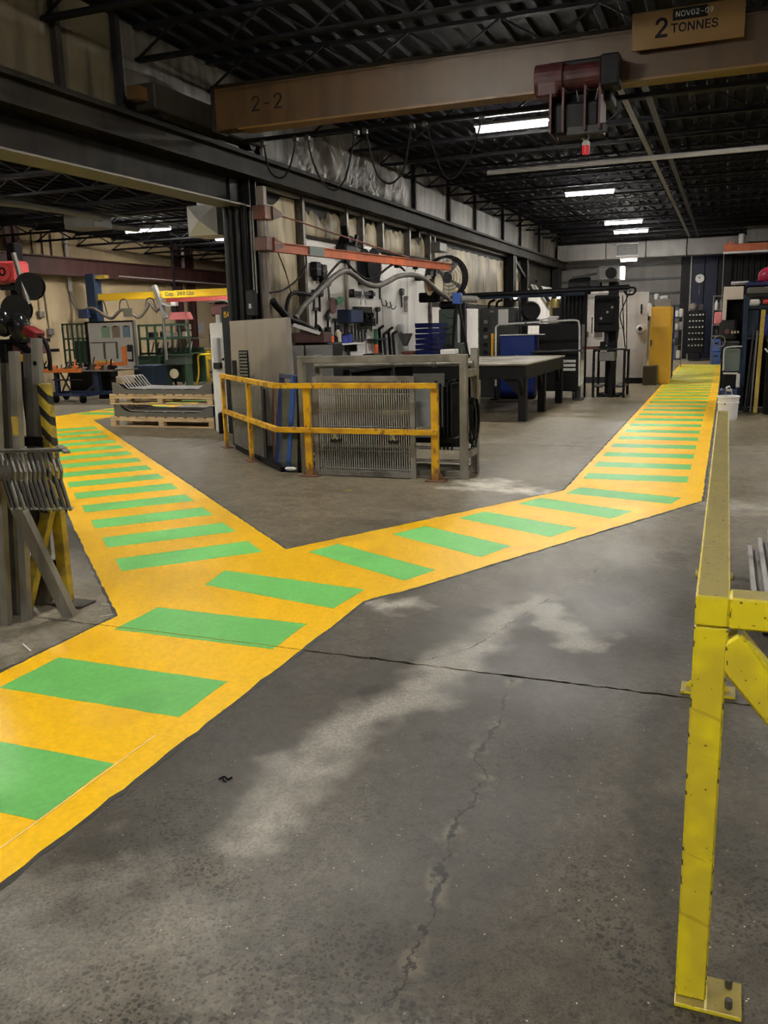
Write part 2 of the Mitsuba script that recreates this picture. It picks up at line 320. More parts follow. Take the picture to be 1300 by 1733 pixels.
for y in UP[1:-1]: part('wall_left', 'seam_strap', bx(-7.08, -6.99, y - .045, y + .045, 4.2, 5.4), 'black_soft' if y in (9.4, 20.2, 29.0, 35) else 'beam_dark')
STUD = [14.1, 16.0, 16.8, 17.9, 19.6, 21.1]
LOW = [12.85] + STUD
for i, (a, b) in enumerate(zip(LOW[:-1], LOW[1:])):
    z0 = 1.4 if i == 0 else 3.2
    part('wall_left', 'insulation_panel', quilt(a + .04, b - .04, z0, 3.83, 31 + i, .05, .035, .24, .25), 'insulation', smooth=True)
part('wall_left', 'insulation_panel', quilt(21.9, 29.3, 2.25, 3.72, 50, .05, .02, .06, .05), 'insulation', smooth=True)
part('wall_left', 'insulation_panel', quilt(29.75, 31.6, 2.1, 3.72, 51, .05, .02, .06, .05), 'insulation', smooth=True)
for y in STUD: part('wall_left', 'stud', bx(-7.08, -6.93, y - .045, y + .045, 0 if y < 15 or y > 21 else 3.25, 3.9), 'dark_steel')
part('wall_left', 'batten', bx(-7.05, -6.96, 12.8, 29.4, 3.84, 3.90), 'trim_light', 'pale batten under the runway beam')
part('wall_left', 'batten', bx(-7.05, -6.955, 14.2, 21.3, 3.22, 3.27), 'beam_grey')
for a, b, z0, z1 in ((14.2, 16.05, .9, 3.22), (16.09, 17.9, .9, 3.22), (17.94, 19.5, .9, 3.18), (19.54, 21.2, .9, 3.1), (21.3, 23.5, .8, 2.12), (23.55, 25.8, .8, 2.12), (31.7, 34.4, 1.2, 3.1), (34.45, 38.2, 1.2, 3.1)):
    part('wall_left', 'white_sheet', bx(-7.06, -7.0, a, b, z0, z1, .006), 'white_board', 'smudged white board')
for y in (29.45, 29.72): part('wall_left', 'column', bx(-7.0, -6.75, y - .09, y + .09, 0, 3.95), 'black' if y < 29.6 else 'dark_grey')
part('wall_left', 'column', bx(-7.0, -6.75, 31.55, 31.75, 0, 3.95), 'black'); part('wall_left', 'column', bx(-7.0, -6.7, 37.6, 38.1, 0, 3.95), 'black')
for p, q in (((-6.85, 30.0, 3.75), (-6.85, 33.2, 2.75)), ((-6.85, 33.6, 3.2), (-6.85, 37.0, 2.3))): part('wall_left', 'brace', bar(p, q, .1, .1), 'black')

struct('wall_right', bx(8.0, 8.2, -4, 40, 0, 5.45), 'siding')
struct('wall_back', bx(-18.3, 8.2, -4.2, -4.0, 0, 5.45), 'siding')
# corrugated end wall
def corrugated(x0, x1, y, z0, z1, pitch=.2, d=.035):
    P = []; x = x0
    while x < x1: P += [(x, 0), (x + pitch * .35, 0), (x + pitch * .5, d), (x + pitch * .85, d)]; x += pitch
    P += [(x1, 0), (x1, -.08), (x0, -.08)]
    return prism(sg.Polygon([(min(a, x1), -b) for a, b in P]).buffer(0), z1 - z0, ((0, y, z0), (1, 0, 0), (0, 1, 0)))
struct('wall_far', cat(bx(-7.2, 8.2, 40.0, 40.2, 0, 5.45)), 'siding')
part('wall_far', 'cladding', corrugated(.05, 8, 39.95, 0, 4.2, .22), 'black')
for z in (2.2, 2.75, 3.35, 3.95): part('wall_far', 'rail', bx(-7, -1.95, 39.86, 40, z, z + .09), 'dark_grey')
for z0, z1 in ((0, 2.2), (2.29, 2.75), (2.84, 3.35), (3.44, 3.95)): part('wall_far', 'siding_panel', bx(-7, -1.95, 39.93, 40, z0, z1), 'siding')
mat('navy_dark', (.007, .009, .024), .5, spec=.2)
for x0, x1, m in ((-1.95, -1.55, 'black'), (-1.52, -1.02, 'navy_dark'), (-1.0, -.5, 'navy_dark'), (-.48, .04, 'black')):
    part('wall_far', 'door_panel', bx(x0, x1, 39.82, 40, 0, 4.3, .01), m)
part('wall_far', 'post', bx(-1.58, -1.52, 39.75, 39.84, 0, 4.3), 'mid_grey')

# roof decks and joists
def deck(x0, x1, y0, y1, z, pitch=.305):
    P = []; x = x0
    while x < x1 - pitch: P += [(x, 0), (x + .16, 0), (x + .19, -.05), (x + .275, -.05)]; x += pitch
    P += [(x1, 0), (x1, .1), (x0, .1)]
    return place(trimesh.creation.extrude_polygon(sg.Polygon(P).buffer(0), y1 - y0, engine='earcut'), (0, y1, z), (1, 0, 0), (0, 0, 1))
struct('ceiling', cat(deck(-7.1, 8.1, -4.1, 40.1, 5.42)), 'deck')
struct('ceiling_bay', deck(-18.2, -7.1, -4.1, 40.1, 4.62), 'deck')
def joist(x0, x1, y, ztop, h, step=.6):
    ms = [bx(x0, x1, y - .05, y + .05, ztop - .05, ztop), bx(x0, x1, y - .05, y + .05, ztop - h, ztop - h + .045)]
    n = int((x1 - x0) / step); xs = np.linspace(x0, x1, n + 1)
    for i in range(n):
        a, b = (ztop - .03, ztop - h + .03) if i % 2 else (ztop - h + .03, ztop - .03)
        ms.append(bar((xs[i], y, a), (xs[i + 1], y, b), .025, .025))
    return cat(ms)
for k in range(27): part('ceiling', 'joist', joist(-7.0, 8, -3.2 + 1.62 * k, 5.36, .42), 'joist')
for k in range(20): part('ceiling_bay', 'joist', joist(-18, -7.2, 2.0 + 1.62 * k, 4.56, .36), 'joist')
for x in (-1.62, -1.28): part('ceiling', 'bracing', bx(x - .045, x + .045, 11, 39.9, 4.90, 4.93), 'mid_grey' if x < -1.5 else 'dark_grey')
for x in (2.3, 2.6): part('ceiling', 'bracing', bx(x - .04, x + .04, 11, 39.9, 4.90, 4.93), 'dark_grey')
for x in (-9.5, -12.5): part('ceiling_bay', 'bracing', bx(x - .03, x + .03, 2, 36, 4.165, 4.195), 'mid_grey')

# cream block wall of the bay beyond, its blocks one mesh
struct('wall_bay', bx(-18.3, -18.008, -4, 40, 0, 4.62), 'block')
bl = []
for r_ in range(23):
    o = .2 * (r_ % 2)
    for c_ in range(46):
        y = 16.5 + c_ * .4 + o; d = rng.uniform(-.002, .002)
        bl.append(bx(-18.06, -18.0 + d, y + .0015, y + .3985, r_ * .2 + .0025, r_ * .2 + .1975))
k_ = part('wall_bay', 'block_course', cat(bl), 'block'); labels[k_] = {'kind': 'stuff'}
struct('wall_bay_end', bx(-18.2, -7.2, 36.0, 36.2, 0, 4.62), 'block')
# ------------------------------------------------------------------ lamps
mat('lamp_body', (.5, .5, .5), .4)
def lamp(x, y, z, label, group=None, ang=0., L=1.24):
    t = thing('tube_lamp', label, 'ceiling lamp', group)
    prof = [(-.10, 0), (-.085, -.055), (-.05, -.085), (.05, -.085), (.085, -.055), (.10, 0)]
    def put(m): rot(m, ang, (0, 0, 1), (0, 0, 0)); m.apply_translation((x, y, z)); return m
    body = prism(sg.Polygon([(-.105, 0), (-.105, .02), (-.06, .06), (.06, .06), (.105, .02), (.105, 0)]), L, ((-L / 2, 0, 0), (0, 1, 0), (0, 0, 1)))
    part(t, 'housing', put(body), 'lamp_body')
    dif = prism(sg.Polygon(prof), L - .06, ((-L / 2 + .03, 0, -.001), (0, 1, 0), (0, 0, 1)))
    k = part(t, 'diffuser', put(dif), 'white', 'glowing white diffuser')
    scene[k]['emitter'] = {'type': 'area', 'radiance': {'type': 'rgb', 'value': list(LAMP)}}
    for s in (-.4, .4): part(t, 'hanger', put(cyl((s * L, 0, .06), (s * L, 0, (5.42 if x > -7 else 4.62) - z), .006, 5)), 'mid_grey')
for p_, l in zip(LAMPS_SEEN, ('long glowing tube lamp hung left of the hoist, the largest lamp in view', 'glowing tube lamp above the tool wall, second nearest of the row', 'glowing tube lamp, upper of the close pair near the far wall', 'glowing tube lamp, lower and farther of the close pair')):
    lamp(*p_, l)
for i, p_ in enumerate(LAMPS_MORE): lamp(*p_[:3], ang=p_[3] if len(p_) > 3 else 0., group='lamps outside the picture', label='tube lamp in the roof outside the picture, ' + ('left row, over the junction of the walkway', 'left row, behind the camera', 'turned lengthwise behind the camera', 'right row, nearest', 'right row, middle', 'right row, farthest')[i])
lamp(*LAMPS_BAY[0], 'glowing tube lamp in the low bay on the left, above the yellow jib beam', ang=14)
lamp(*LAMPS_BAY[1], 'small bright lamp in the low bay just left of the dark column', ang=14)
for p_, w_ in zip(LAMPS_BAY[2:], ('far left', 'near the lintel', 'behind the tool wall')): lamp(*p_, 'tube lamp added unseen to brighten the low bay, ' + w_, 'lamps added out of view in the low bay', ang=14)  # no such lamps in view; added to lift the brightness of the bay
lamp(-3.75, 36.3, 4.02, 'short bright lamp under the grey duct on the far wall', L=.66)

# ------------------------------------------------------------------ runway beams and bridge crane
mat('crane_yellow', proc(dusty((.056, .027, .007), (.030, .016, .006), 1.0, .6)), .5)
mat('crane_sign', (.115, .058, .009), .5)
t = thing('runway_beam', 'long dark steel crane runway beam along the left wall', 'crane runway')
part(t, 'beam', ibeam((-6.78, -4, 4.04), (-6.78, 39.5, 4.04), .30, .22, .03, .03), 'beam_grey')
part(t, 'crane_rail', bx(-6.81, -6.75, -4, 39.5, 4.19, 4.25), 'beam_dark')
for y in (20.2, 29.6, 38): part(t, 'bracket', bx(-7.06, -6.9, y - .06, y + .06, 3.7, 4.1), 'black')
mat('edge_pale', (.095, .085, .068), .55)
t = thing('lintel_beam', 'deep dark I-beam spanning the opening to the left bay', 'steel beam')
part(t, 'beam', ibeam((-7.02, -4, 3.70), (-7.02, 12.0, 3.70), .42, .30, .035, .03), 'beam_dark')
part(t, 'flange_plate', bx(-7.2, -6.78, -4, 12.0, 3.47, 3.492), 'edge_pale', 'pale edge plate along the bottom')

t = thing('bridge_crane', 'yellow overhead bridge crane girder stencilled 2-2', 'overhead crane')
YB = 10.79
part(t, 'girder', ibeam((-6.55, YB + .11, 4.55), (8, YB + .11, 4.55), .52, .24, .03, .22), 'crane_yellow')
part(t, 'bottom_flange', bx(-6.2, 8, YB - .03, YB + .25, 4.268, 4.292), 'crane_sign')  # light on the lower edge is put into this lighter colour
part(t, 'end_plate', bx(-6.58, -6.55, YB - .06, YB + .28, 4.27, 4.84), 'beam_dark')
part(t, 'top_walkway_angle', bx(-6.6, 8, YB - .03, YB + .02, 4.81, 4.85), 'beam_dark')
tr = part(t, 'end_truck', cat(bx(-6.9, -6.6, 9.5, 12.2, 4.32, 4.62, .02)), 'beam_dark')
for y in (9.75, 11.95): part(tr, 'wheel', cyl((-6.85, y, 4.35), (-6.66, y, 4.35), .10, 16), 'black')
part(tr, 'bumper', bx(-6.86, -6.7, 9.3, 9.5, 4.4, 4.55), 'crane_yellow', 'yellow rubber bumper')
def text(s, h, o, xa, ya, depth=.003, bold=False): return place(meshkit.text_mesh(s, h, depth, bold), o, xa, ya)
part(t, 'stencil_number', text('2-2', .185, (-6.02, YB, 4.475), (1, 0, 0), (0, 0, 1)), 'black', 'stencilled number 2-2')
sg_ = part(t, 'capacity_sign', bx(-1.15, 0.0, YB - .13, YB - .11, 4.55, 4.93, .004), 'crane_sign', 'yellow plate reading 2 TONNES')
for x in (-1.05, -.1): part(sg_, 'bracket', bx(x - .03, x + .03, YB - .11, YB, 4.6, 4.65), 'beam_dark')
part(sg_, 'numeral', text('2', .185, (-.925, YB - .13, 4.655), (1, 0, 0), (0, 0, 1), bold=True), 'black', 'black numeral 2')
part(sg_, 'lettering', text('TONNES', .085, (-.745, YB - .13, 4.685), (1, 0, 0), (0, 0, 1), bold=True), 'black', 'black lettering TONNES')
part(sg_, 'date_plate', bx(-.725, -.375, YB - .137, YB - .129, 4.80, 4.915, .003), 'black', 'black plate reading NOV02-09')
part(sg_, 'date_lettering', text('NOV02-09', .052, (-.70, YB - .137, 4.832), (1, 0, 0), (0, 0, 1)), 'light_grey')
# hoist
mat('hoist_red', proc(dusty((.050, .013, .014), (.02, .008, .008), 3.0, .6)), .5, spec=.25)
h = thing('chain_hoist', 'dark red electric hoist hanging under the bridge girder', 'hoist')
hy = YB - .25
part(h, 'motor_housing', cat(cyl((-2.17, hy, 4.33), (-1.86, hy, 4.33), .17, 20), bx(-2.15, -1.9, hy - .16, hy + .1, 4.12, 4.33, .03)), 'hoist_red')
part(h, 'drum', cyl((-1.86, hy, 4.33), (-1.45, hy, 4.33), .135, 20), 'hoist_red')
part(h, 'control_box', cat(bx(-1.45, -1.24, hy - .15, hy + .15, 4.17, 4.50, .02), bx(-2.05, -1.3, hy + .05, hy + .22, 4.38, 4.53, .02)), 'black')
part(h, 'trolley', cat(bx(-2.0, -1.35, hy + .12, hy + .6, 4.08, 4.20, .02), bx(-1.95, -1.45, hy - .1, hy + .3, 3.72, 4.06, .03)), 'black')
for x in (-1.98, -1.84, -1.60, -1.44): part(h, 'frame_plate', bx(x - .012, x + .012, hy - .16, hy + .3, 3.74, 4.2), 'hoist_red')
part(h, 'wire_rope', cat(cyl((-1.72, hy, 4.2), (-1.66, hy, 3.9), .008, 6), cyl((-1.48, hy, 4.2), (-1.54, hy, 3.9), .008, 6)), 'bright_steel')
part(h, 'hook_block', cat(bx(-1.69, -1.51, hy - .06, hy + .06, 3.80, 3.90, .02), bx(-1.80, -1.36, hy - .12, hy - .08, 3.70, 3.80, .01)), 'dark_grey')
part(h, 'hook', tube(curve([(-1.6, hy, 3.8), (-1.6, hy, 3.74), (-1.57, hy, 3.70), (-1.6, hy, 3.655), (-1.645, hy, 3.68)], 20), .012, 8), 'bright_steel')
mat('red_plastic', (.62, .02, .03), .4)
b = thing('warning_beacon', 'small red beacon with a grey cap hanging below the hoist', 'warning beacon')
part(b, 'lens', lathe([(0, 0), (.038, .005), (.042, .02), (.042, .10), (0, .10)], (-1.6, YB - .25, 3.50), 18), 'red_plastic', smooth=40)
part(b, 'cap', lathe([(0, .10), (.046, .10), (.046, .135), (.03, .15), (0, .15)], (-1.6, YB - .25, 3.50), 18), 'light_grey', 'grey cap', smooth=40)
part(b, 'cord', cyl((-1.6, YB - .25, 3.64), (-1.6, YB - .25, 3.80), .006, 6), 'black')
# festoon loops along the bridge
f = thing('festoon_cable', 'black festoon cable hanging in loops below the bridge girder', 'cable')
part(f, 'track', bx(-6.4, 4, 11.22, 11.27, 4.20, 4.25), 'joist')
for pts in ([(-5.60, 4.25), (-5.62, 4.1), (-5.72, 3.82), (-5.86, 3.70), (-6.03, 3.82), (-6.1, 4.2)], [(-5.42, 4.25), (-5.38, 3.95), (-5.24, 3.62), (-5.06, 3.48), (-4.90, 3.60), (-4.78, 3.95), (-4.70, 4.25)],
            [(-4.58, 4.25), (-4.52, 3.95), (-4.42, 3.62), (-4.24, 3.50), (-4.06, 3.65), (-3.97, 4.0), (-3.92, 4.25)], [(-3.75, 4.25), (-3.65, 3.9), (-3.5, 3.55), (-3.36, 3.50), (-3.2, 3.68), (-3.05, 4.0), (-3.0, 4.25)]):
    part(f, 'loop', tube(curve([(a, 11.25, b_) for a, b_ in pts], 30), .013, 7), 'black', smooth=True)
for x in (-6.1, -5.6, -5.42, -4.7, -4.58, -3.92, -3.75, -3.0): part(f, 'runner', bx(x - .03, x + .03, 11.2, 11.29, 4.14, 4.22, .01), 'dark_grey')
p = thing('conduit_pipe', 'pale grey pipe crossing under the roof behind the hoist', 'pipe')
part(p, 'pipe', cyl((-5.0, 19.2, 4.85), (8, 19.2, 4.85), .05, 12), 'light_grey', smooth=True)
for x in np.arange(-4.5, 7, 1.6): part(p, 'hanger', bar((x, 19.2, 4.85), (x - .1, 19.2, 5.1), .02, .02), 'joist')
# ------------------------------------------------------------------ foreground guard rail
def rail_fn(p, n, uv):
    a, b = fbm(p.x * 9 + p.y * 9, p.z * 9, 1.0, 3), fbm(p.x * 30, p.y * 30, p.z * 22, 3)
    c = mix((.72, .60, .014), (.60, .48, .025), smoothstep(.4, .7, a))
    c = mix(c, (.20, .155, .045), smoothstep(.6, .9, n.z) * .9)                       # dust on top faces
    edge = dr.minimum(dr.abs(p.x + .034), dr.abs(p.x - .038))
    chip = smoothstep(.60, .66, fbm(p.x * 90 + 3, p.y * 40, p.z * 48, 3)) * smoothstep(.006, .001, edge) * smoothstep(.75, .3, n.z)
    c = mix(c, (.03, .027, .02), dr.maximum(chip, smoothstep(.80, .82, fbm(p.x * 100, p.y * 100, p.z * 100, 2)) * .8))
    c = mix(c, (.30, .22, .02), smoothstep(.74, .78, fbm(p.x * 5, p.y * 5, p.z * 60 + p.x * 20, 2)) * .35)
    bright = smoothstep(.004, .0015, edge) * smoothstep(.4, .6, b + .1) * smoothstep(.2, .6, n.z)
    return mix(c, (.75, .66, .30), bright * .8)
mat('rail_yellow', proc(rail_fn), .42)
g = thing('guard_rail', 'scratched yellow square-tube guard rail in the right foreground', 'guard rail')
def post_sq(x0, x1, y0, y1, z0, z1): return bx(x0, x1, y0, y1, z0, z1, .005)
part(g, 'post', post_sq(-.034, .038, 1.962, 2.034, .012, .978), 'rail_yellow')
for y in (3.92, 5.86): part(g, 'post', post_sq(-.034, .038, y - .036, y + .036, .012, .978), 'rail_yellow')
part(g, 'top_rail', post_sq(-.034, .038, 1.958, 6.17, .978, 1.05), 'rail_yellow')
part(g, 'side_rail', bx(.038, 1.7, 1.960, 2.036, .976, 1.049, .005), 'rail_yellow')
part(g, 'brace', bar((.02, 1.998, .955), (.80, 1.998, .03), .068, .085, (0, 1, 0), .005) if False else bar((.03, 1.998, .94), (.80, 1.998, .035), .070, .085, (0, 0, 1), .006), 'rail_yellow')
for y in (1.998, 3.92, 5.86):
    b_ = part(g, 'base_plate', bx(-.11 if y > 3 else -.034, .12, y - .06, y + .06, 0, .012, .002), 'rail_yellow')
    for s in ((-1, 1) if y > 3 else ()):
        x0 = -.034 if s < 0 else .038
        part(b_, 'gusset', prism([(0, 0), (.06, 0), (0, .07)], .008, ((x0, y + .004, .012), (s, 0, 0), (0, 0, 1))), 'rail_yellow')
part(g, 'post', post_sq(1.63, 1.70, 1.962, 2.034, 0, .976), 'rail_yellow')
part(g, 'brace_foot', bx(.70, .92, 1.93, 2.07, 0, .012, .002), 'rail_yellow')
part(g, 'anchor_bolt', cat(*[cyl((.09, 1.998 + s * .035, .012), (.09, 1.998 + s * .035, .035), .009, 8) for s in (-1, 1)]), 'dark_steel')

mat('sheet_zinc', proc(dusty((.40, .39, .375), (.24, .225, .21), 3.0, .5)), .38, metal=.45)
t = thing('ribbed_sheet_stack', 'stack of pale ribbed metal sheets lying on the floor behind the right guard rail', 'metal sheets')
for k in range(3):
    x0, z, y1 = .205 + .062 * k, .118 + .034 * k, 6.12 + .10 * k
    sh = part(t, 'sheet', bx(x0, 1.55, 4.70, y1, z, z + .008), 'sheet_zinc')
    for x in ([x0] if k < 2 else [x0, .60, .90, 1.2, 1.5]): part(sh, 'rib', cat(bx(x, x + .010, 4.70, y1, z, z + .036), bx(x, x + .026, 4.70, y1, z + .028, z + .036)), 'sheet_zinc')
for y in (4.8, 5.9): one('timber_bearer', bx(.26, 1.5, y - .05, y + .05, 0, .118, .006), 'black_soft', 'black timber bearer under the ribbed metal sheets, ' + ('nearer one' if y < 5.5 else 'farther one'), 'timber')

# ------------------------------------------------------------------ bar rack on the left
def hazard_fn(p, n, uv):
    s = p.z + (p.x + 3.80) * .9 + (p.y - 4.12) * .35
    k = s / .127 - dr.floor(s / .127)
    a = fbm(p.x * 14, p.y * 14, p.z * 14, 3)
    c = mix((.50, .37, .035), (.30, .22, .05), smoothstep(.35, .75, a))
    band = smoothstep(.02, .0, dr.abs(k - .25) - .20) * smoothstep(.58, .60, p.z)
    return mix(c, (.018, .017, .016), band)
mat('hazard', proc(hazard_fn), .5)
r = thing('bar_rack', 'yellow and black striped A-frame rack holding steel bars at the left edge', 'storage rack')
part(r, 'upright', bx(-3.845, -3.768, 4.10, 4.15, .01, 1.37, .004), 'hazard', 'black and yellow hazard stripes')
part(r, 'brace', bar((-3.93, 3.90, .01), (-3.81, 4.10, .70), .05, .075, (1, 0, 0), .004), 'hazard')
part(r, 'base_plate', bx(-3.90, -3.62, 4.03, 4.17, 0, .012), 'dark_steel')
part(r, 'back_upright', bx(-4.5, -4.42, 4.10, 4.16, 0, 1.5, .004), 'hazard')
part(r, 'cross_beam', bar((-4.5, 4.13, 1.02), (-3.79, 4.13, 1.02), .06, .06), 'black')
part(r, 'cross_beam', bar((-4.5, 4.09, .25), (-3.85, 4.09, .25), .05, .05), 'black')
part(r, 'side_arm', bar((-4.1, 4.13, .98), (-4.1, 3.40, .98), .06, .06), 'black')
part(r, 'arm_pipe', cyl((-4.1, 3.50, .93), (-3.46, 3.50, .955), .055, 16), 'dark_steel', 'thick dark pipe arm', smooth=40)
part(r, 'hook_plate', bar((-4.1, 3.50, 1.035), (-3.155, 3.50, 1.075), .07, .014), 'dark_steel')
part(r, 'clip', bar((-3.22, 3.55, 1.085), (-3.11, 3.48, 1.065), .03, .012), 'trim_light')
def channel(b, t_, w, d, th=.006, face=(0, -1, 0)):
    """steel channel from b to t_: web towards the face, two flanges behind it"""
    b, t_ = np.array(b, float), np.array(t_, float); dd, s, u = basis(t_ - b, face)
    P = sg.Polygon([(-w / 2, 0), (w / 2, 0), (w / 2, -d), (w / 2 - th, -d), (w / 2 - th, -th), (-w / 2 + th, -th), (-w / 2 + th, -d), (-w / 2, -d)])
    return prism(P, np.linalg.norm(t_ - b), (b, np.cross(u, dd), u))
BARS = [(-3.915, 3.52, 1.67, .060, 'steel', 'steel channel with a yellow tape end at the far left of the bar rack'), (-3.845, 3.64, 1.56, .052, 'steel', 'bright steel channel in the bar rack, second upright from the left'),
        (-3.955, 3.82, 1.50, .07, 'dark_steel', 'dark steel channel standing between two bright ones'), (-3.80, 3.75, 1.57, .052, 'steel', 'steel channel in the bar rack with a printed yellow label halfway up'),
        (-3.90, 4.03, 1.64, .055, 'steel', 'tallest steel channel in the bar rack with a dark hole near its top'), (-4.06, 3.75, 1.6, .08, 'dark_steel', 'dark steel channel behind the leftmost one in the bar rack'), (-3.93, 4.0, 1.55, .06, 'dark_steel', 'dark steel channel at the back of the bar rack by the striped upright')]
for i, (x, y, z, w, m, l) in enumerate(BARS):
    c = thing('steel_channel', l, 'steel bar', None)
    lean = .16 if i != 4 else .12
    part(c, 'profile', channel((x, y, 0), (x - .02 if i != 4 else x + .03, y + lean, z), w, .04), m)
    if i == 0:
        part(c, 'yellow_tape', bx(x - .031, x + .031, y - .004, y + .03, .02, .30), 'ochre'); part(c, 'tape_mark', bx(x - .031, x + .031, y - .006, y + .02, .17, .20), 'black')
        part(c, 'chalk_mark', cat(*[bar((x - .02, y + .045 - .002, z0), (x + .02, y + .05, z0 + .04), .004, .004) for z0 in (.42, .46, .50)]), 'chalk')
    if i == 3:
        f = lean / z
        part(c, 'label', bx(x - .034, x + .010, y + 1.12 * f - .003, y + 1.12 * f + .004, 1.04, 1.20), 'ochre', 'yellow printed label')
    if i == 4: part(c, 'hole', cyl((x + .027, y + .109 - .003, 1.49), (x + .027, y + .109 + .01, 1.49), .014, 12), 'black')
c = thing('leaning_channel', 'steel channel leaning diagonally across the foot of the bar rack', 'steel bar')
part(c, 'profile', channel((-3.57, 3.86, 0.0), (-3.90, 3.60, 1.32), .085, .045), 'steel')
mat('clamp_steel', (.17, .165, .15), .3, .7)
for k in range(12):
    x = -3.545 + .0345 * k; z = 1.035 + .0019 * k * .9; j = rng.uniform(-.006, .006)
    c = thing('locking_clamp', ORD[k] + ' from the left of the steel locking clamps hanging from the rack arm', 'clamp', 'row of clamps hanging from the rack arm')
    P = [(x, 3.462, z + .012), (x + .030 + j, 3.455, z - .085), (x + .024 + j, 3.452, z - .125), (x + .07 + j, 3.447, z - .285 + j)]
    part(c, 'jaw_bar', cat(bar(P[0], P[1], .014, .009, (1, 0, .3)), bar(P[1], P[2], .014, .009, (1, 0, 0)), bar(P[2], P[3], .012, .009, (1, 0, .2))), 'clamp_steel')
    part(c, 'handle', bar((x + .010 + j, 3.458, z - .13), (x + .052 + j, 3.452, z - .28), .010, .006, (1, 0, .2)), 'black')
    part(c, 'screw', cyl((x + .060, 3.437, z - .275), (x + .064, 3.472, z - .275), .007, 6), 'bright_steel')

# welding mast with wire feeders behind the rack
mat('red_pink', (.72, .09, .09), .4); mat('red_dark', (.17, .018, .02), .4); mat('maroon_box', (.075, .028, .028), .5); mat('amber', (.70, .38, .02), .45)
mat('gloss_black', (.012, .012, .013), .12)
w = thing('welding_mast', 'black mast carrying wire feeders above the bar rack at the left edge', 'welding stand')
part(w, 'base', bx(-6.05, -5.78, 5.98, 6.4, 0, .04, .01), 'black'); part(w, 'mast', bx(-5.90, -5.80, 6.1, 6.2, .04, 2.45, .008), 'black')
part(w, 'arm', bar((-6.0, 6.12, 2.08), (-5.55, 6.06, 2.06), .05, .05), 'dark_grey'); part(w, 'tilted_arm', bar((-5.72, 6.0, 2.35), (-5.60, 5.98, 1.92), .03, .03), 'trim_light')
part(w, 'shelf', bx(-6.1, -5.6, 5.85, 6.2, 1.60, 1.63), 'black'); part(w, 'maroon_housing', bx(-5.78, -5.60, 5.92, 6.15, 1.50, 1.60, .008), 'maroon_box'); part(w, 'yellow_block', bx(-5.72, -5.61, 5.90, 6.1, 1.44, 1.50, .006), 'amber')
part(w, 'control_case', bx(-5.98, -5.78, 5.85, 6.05, 1.42, 1.60, .01), 'black')
e = thing('red_feeder', 'pinkish red wire feeder with a round cover at the left edge', 'wire feeder')
part(e, 'housing', bx(-6.1, -5.72, 6.0, 6.18, 2.11, 2.29, .02), 'red_pink'); part(e, 'cover', cyl((-5.83, 5.97, 2.20), (-5.83, 6.0, 2.20), .075, 20), 'red_pink'); part(e, 'hub', tube([(-5.83 + .03 * math.cos(a), 5.962, 2.20 + .03 * math.sin(a)) for a in np.linspace(0, 2 * PI, 13)], .006, 5), 'black')
for nm, c_, r_, l in (('wire_reel', (-5.62, 6.05, 2.07), .115, 'black wire reel hung right of the red feeder'), ('wire_reel', (-5.70, 5.95, 1.88), .12, 'larger black wire reel below the red feeder')):
    e = thing(nm, l, 'reel'); d = np.array([.5, -.85, .0])
    part(e, 'drum', lathe([(0, -.05), (r_ * .6, -.05), (r_ * .6, .05), (0, .05)], c_, 20, d), 'black', smooth=40)
    for s in (-.055, .05): part(e, 'flange', lathe([(0, s), (r_, s), (r_, s + .006), (0, s + .006)], c_, 24, d), 'gloss_black')
for c_, l in (((-5.80, 5.88, 1.77), 'glossy black welding helmet, left one on the mast'), ((-5.63, 5.88, 1.73), 'glossy black welding helmet, right one on the mast')):
    e = thing('welding_helmet', l, 'helmet')
    part(e, 'shell', sphere(c_, .105, (.9, 1, 1.15), 3) if False else (lambda m: (m.apply_translation(c_), m)[1])(trimesh.creation.icosphere(3, .1).apply_scale((.85, .9, 1.2))), 'gloss_black', smooth=True)
    part(e, 'visor', bx(c_[0] - .045, c_[0] + .045, c_[1] - .098, c_[1] - .07, c_[2] + .005, c_[2] + .055, .008), 'black')
e = thing('welding_gun_head', 'dark red box on a tilted black arm pointing right from the mast', 'welding gun')
part(e, 'arm', bar((-5.75, 5.9, 1.64), (-5.50, 5.86, 1.50), .04, .05), 'black'); m = bx(-.07, .07, -.06, .06, -.035, .035, .008); rot(m, 25, (0, 1, 0), (0, 0, 0)); m.apply_translation((-5.50, 5.9, 1.68)); part(e, 'red_case', m, 'red_dark', 'dark red case')
part(e, 'hose', tube(curve([(-5.48, 5.9, 1.66), (-5.40, 5.9, 1.62), (-5.36, 5.9, 1.52), (-5.36, 5.9, 1.36)], 16), .018, 8), 'black', smooth=True)

one('tape_scrap', cat(tube(curve([(-1.690, 2.515, .005), (-1.675, 2.53, .011), (-1.66, 2.525, .005), (-1.648, 2.54, .007)], 10), .004, 6), tube(curve([(-1.685, 2.535, .004), (-1.67, 2.515, .007), (-1.655, 2.51, .004)], 8), .003, 6)), 'black', 'small curled scrap of black tape on the bare floor right of the walkway', 'scrap', smooth=True)
one('paint_chip', bx(-3.62, -3.54, 8.02, 8.05, 0, .006, .002), 'rail_yellow', 'small yellow paint chip on the floor in front of the bar grating', 'paint chip')
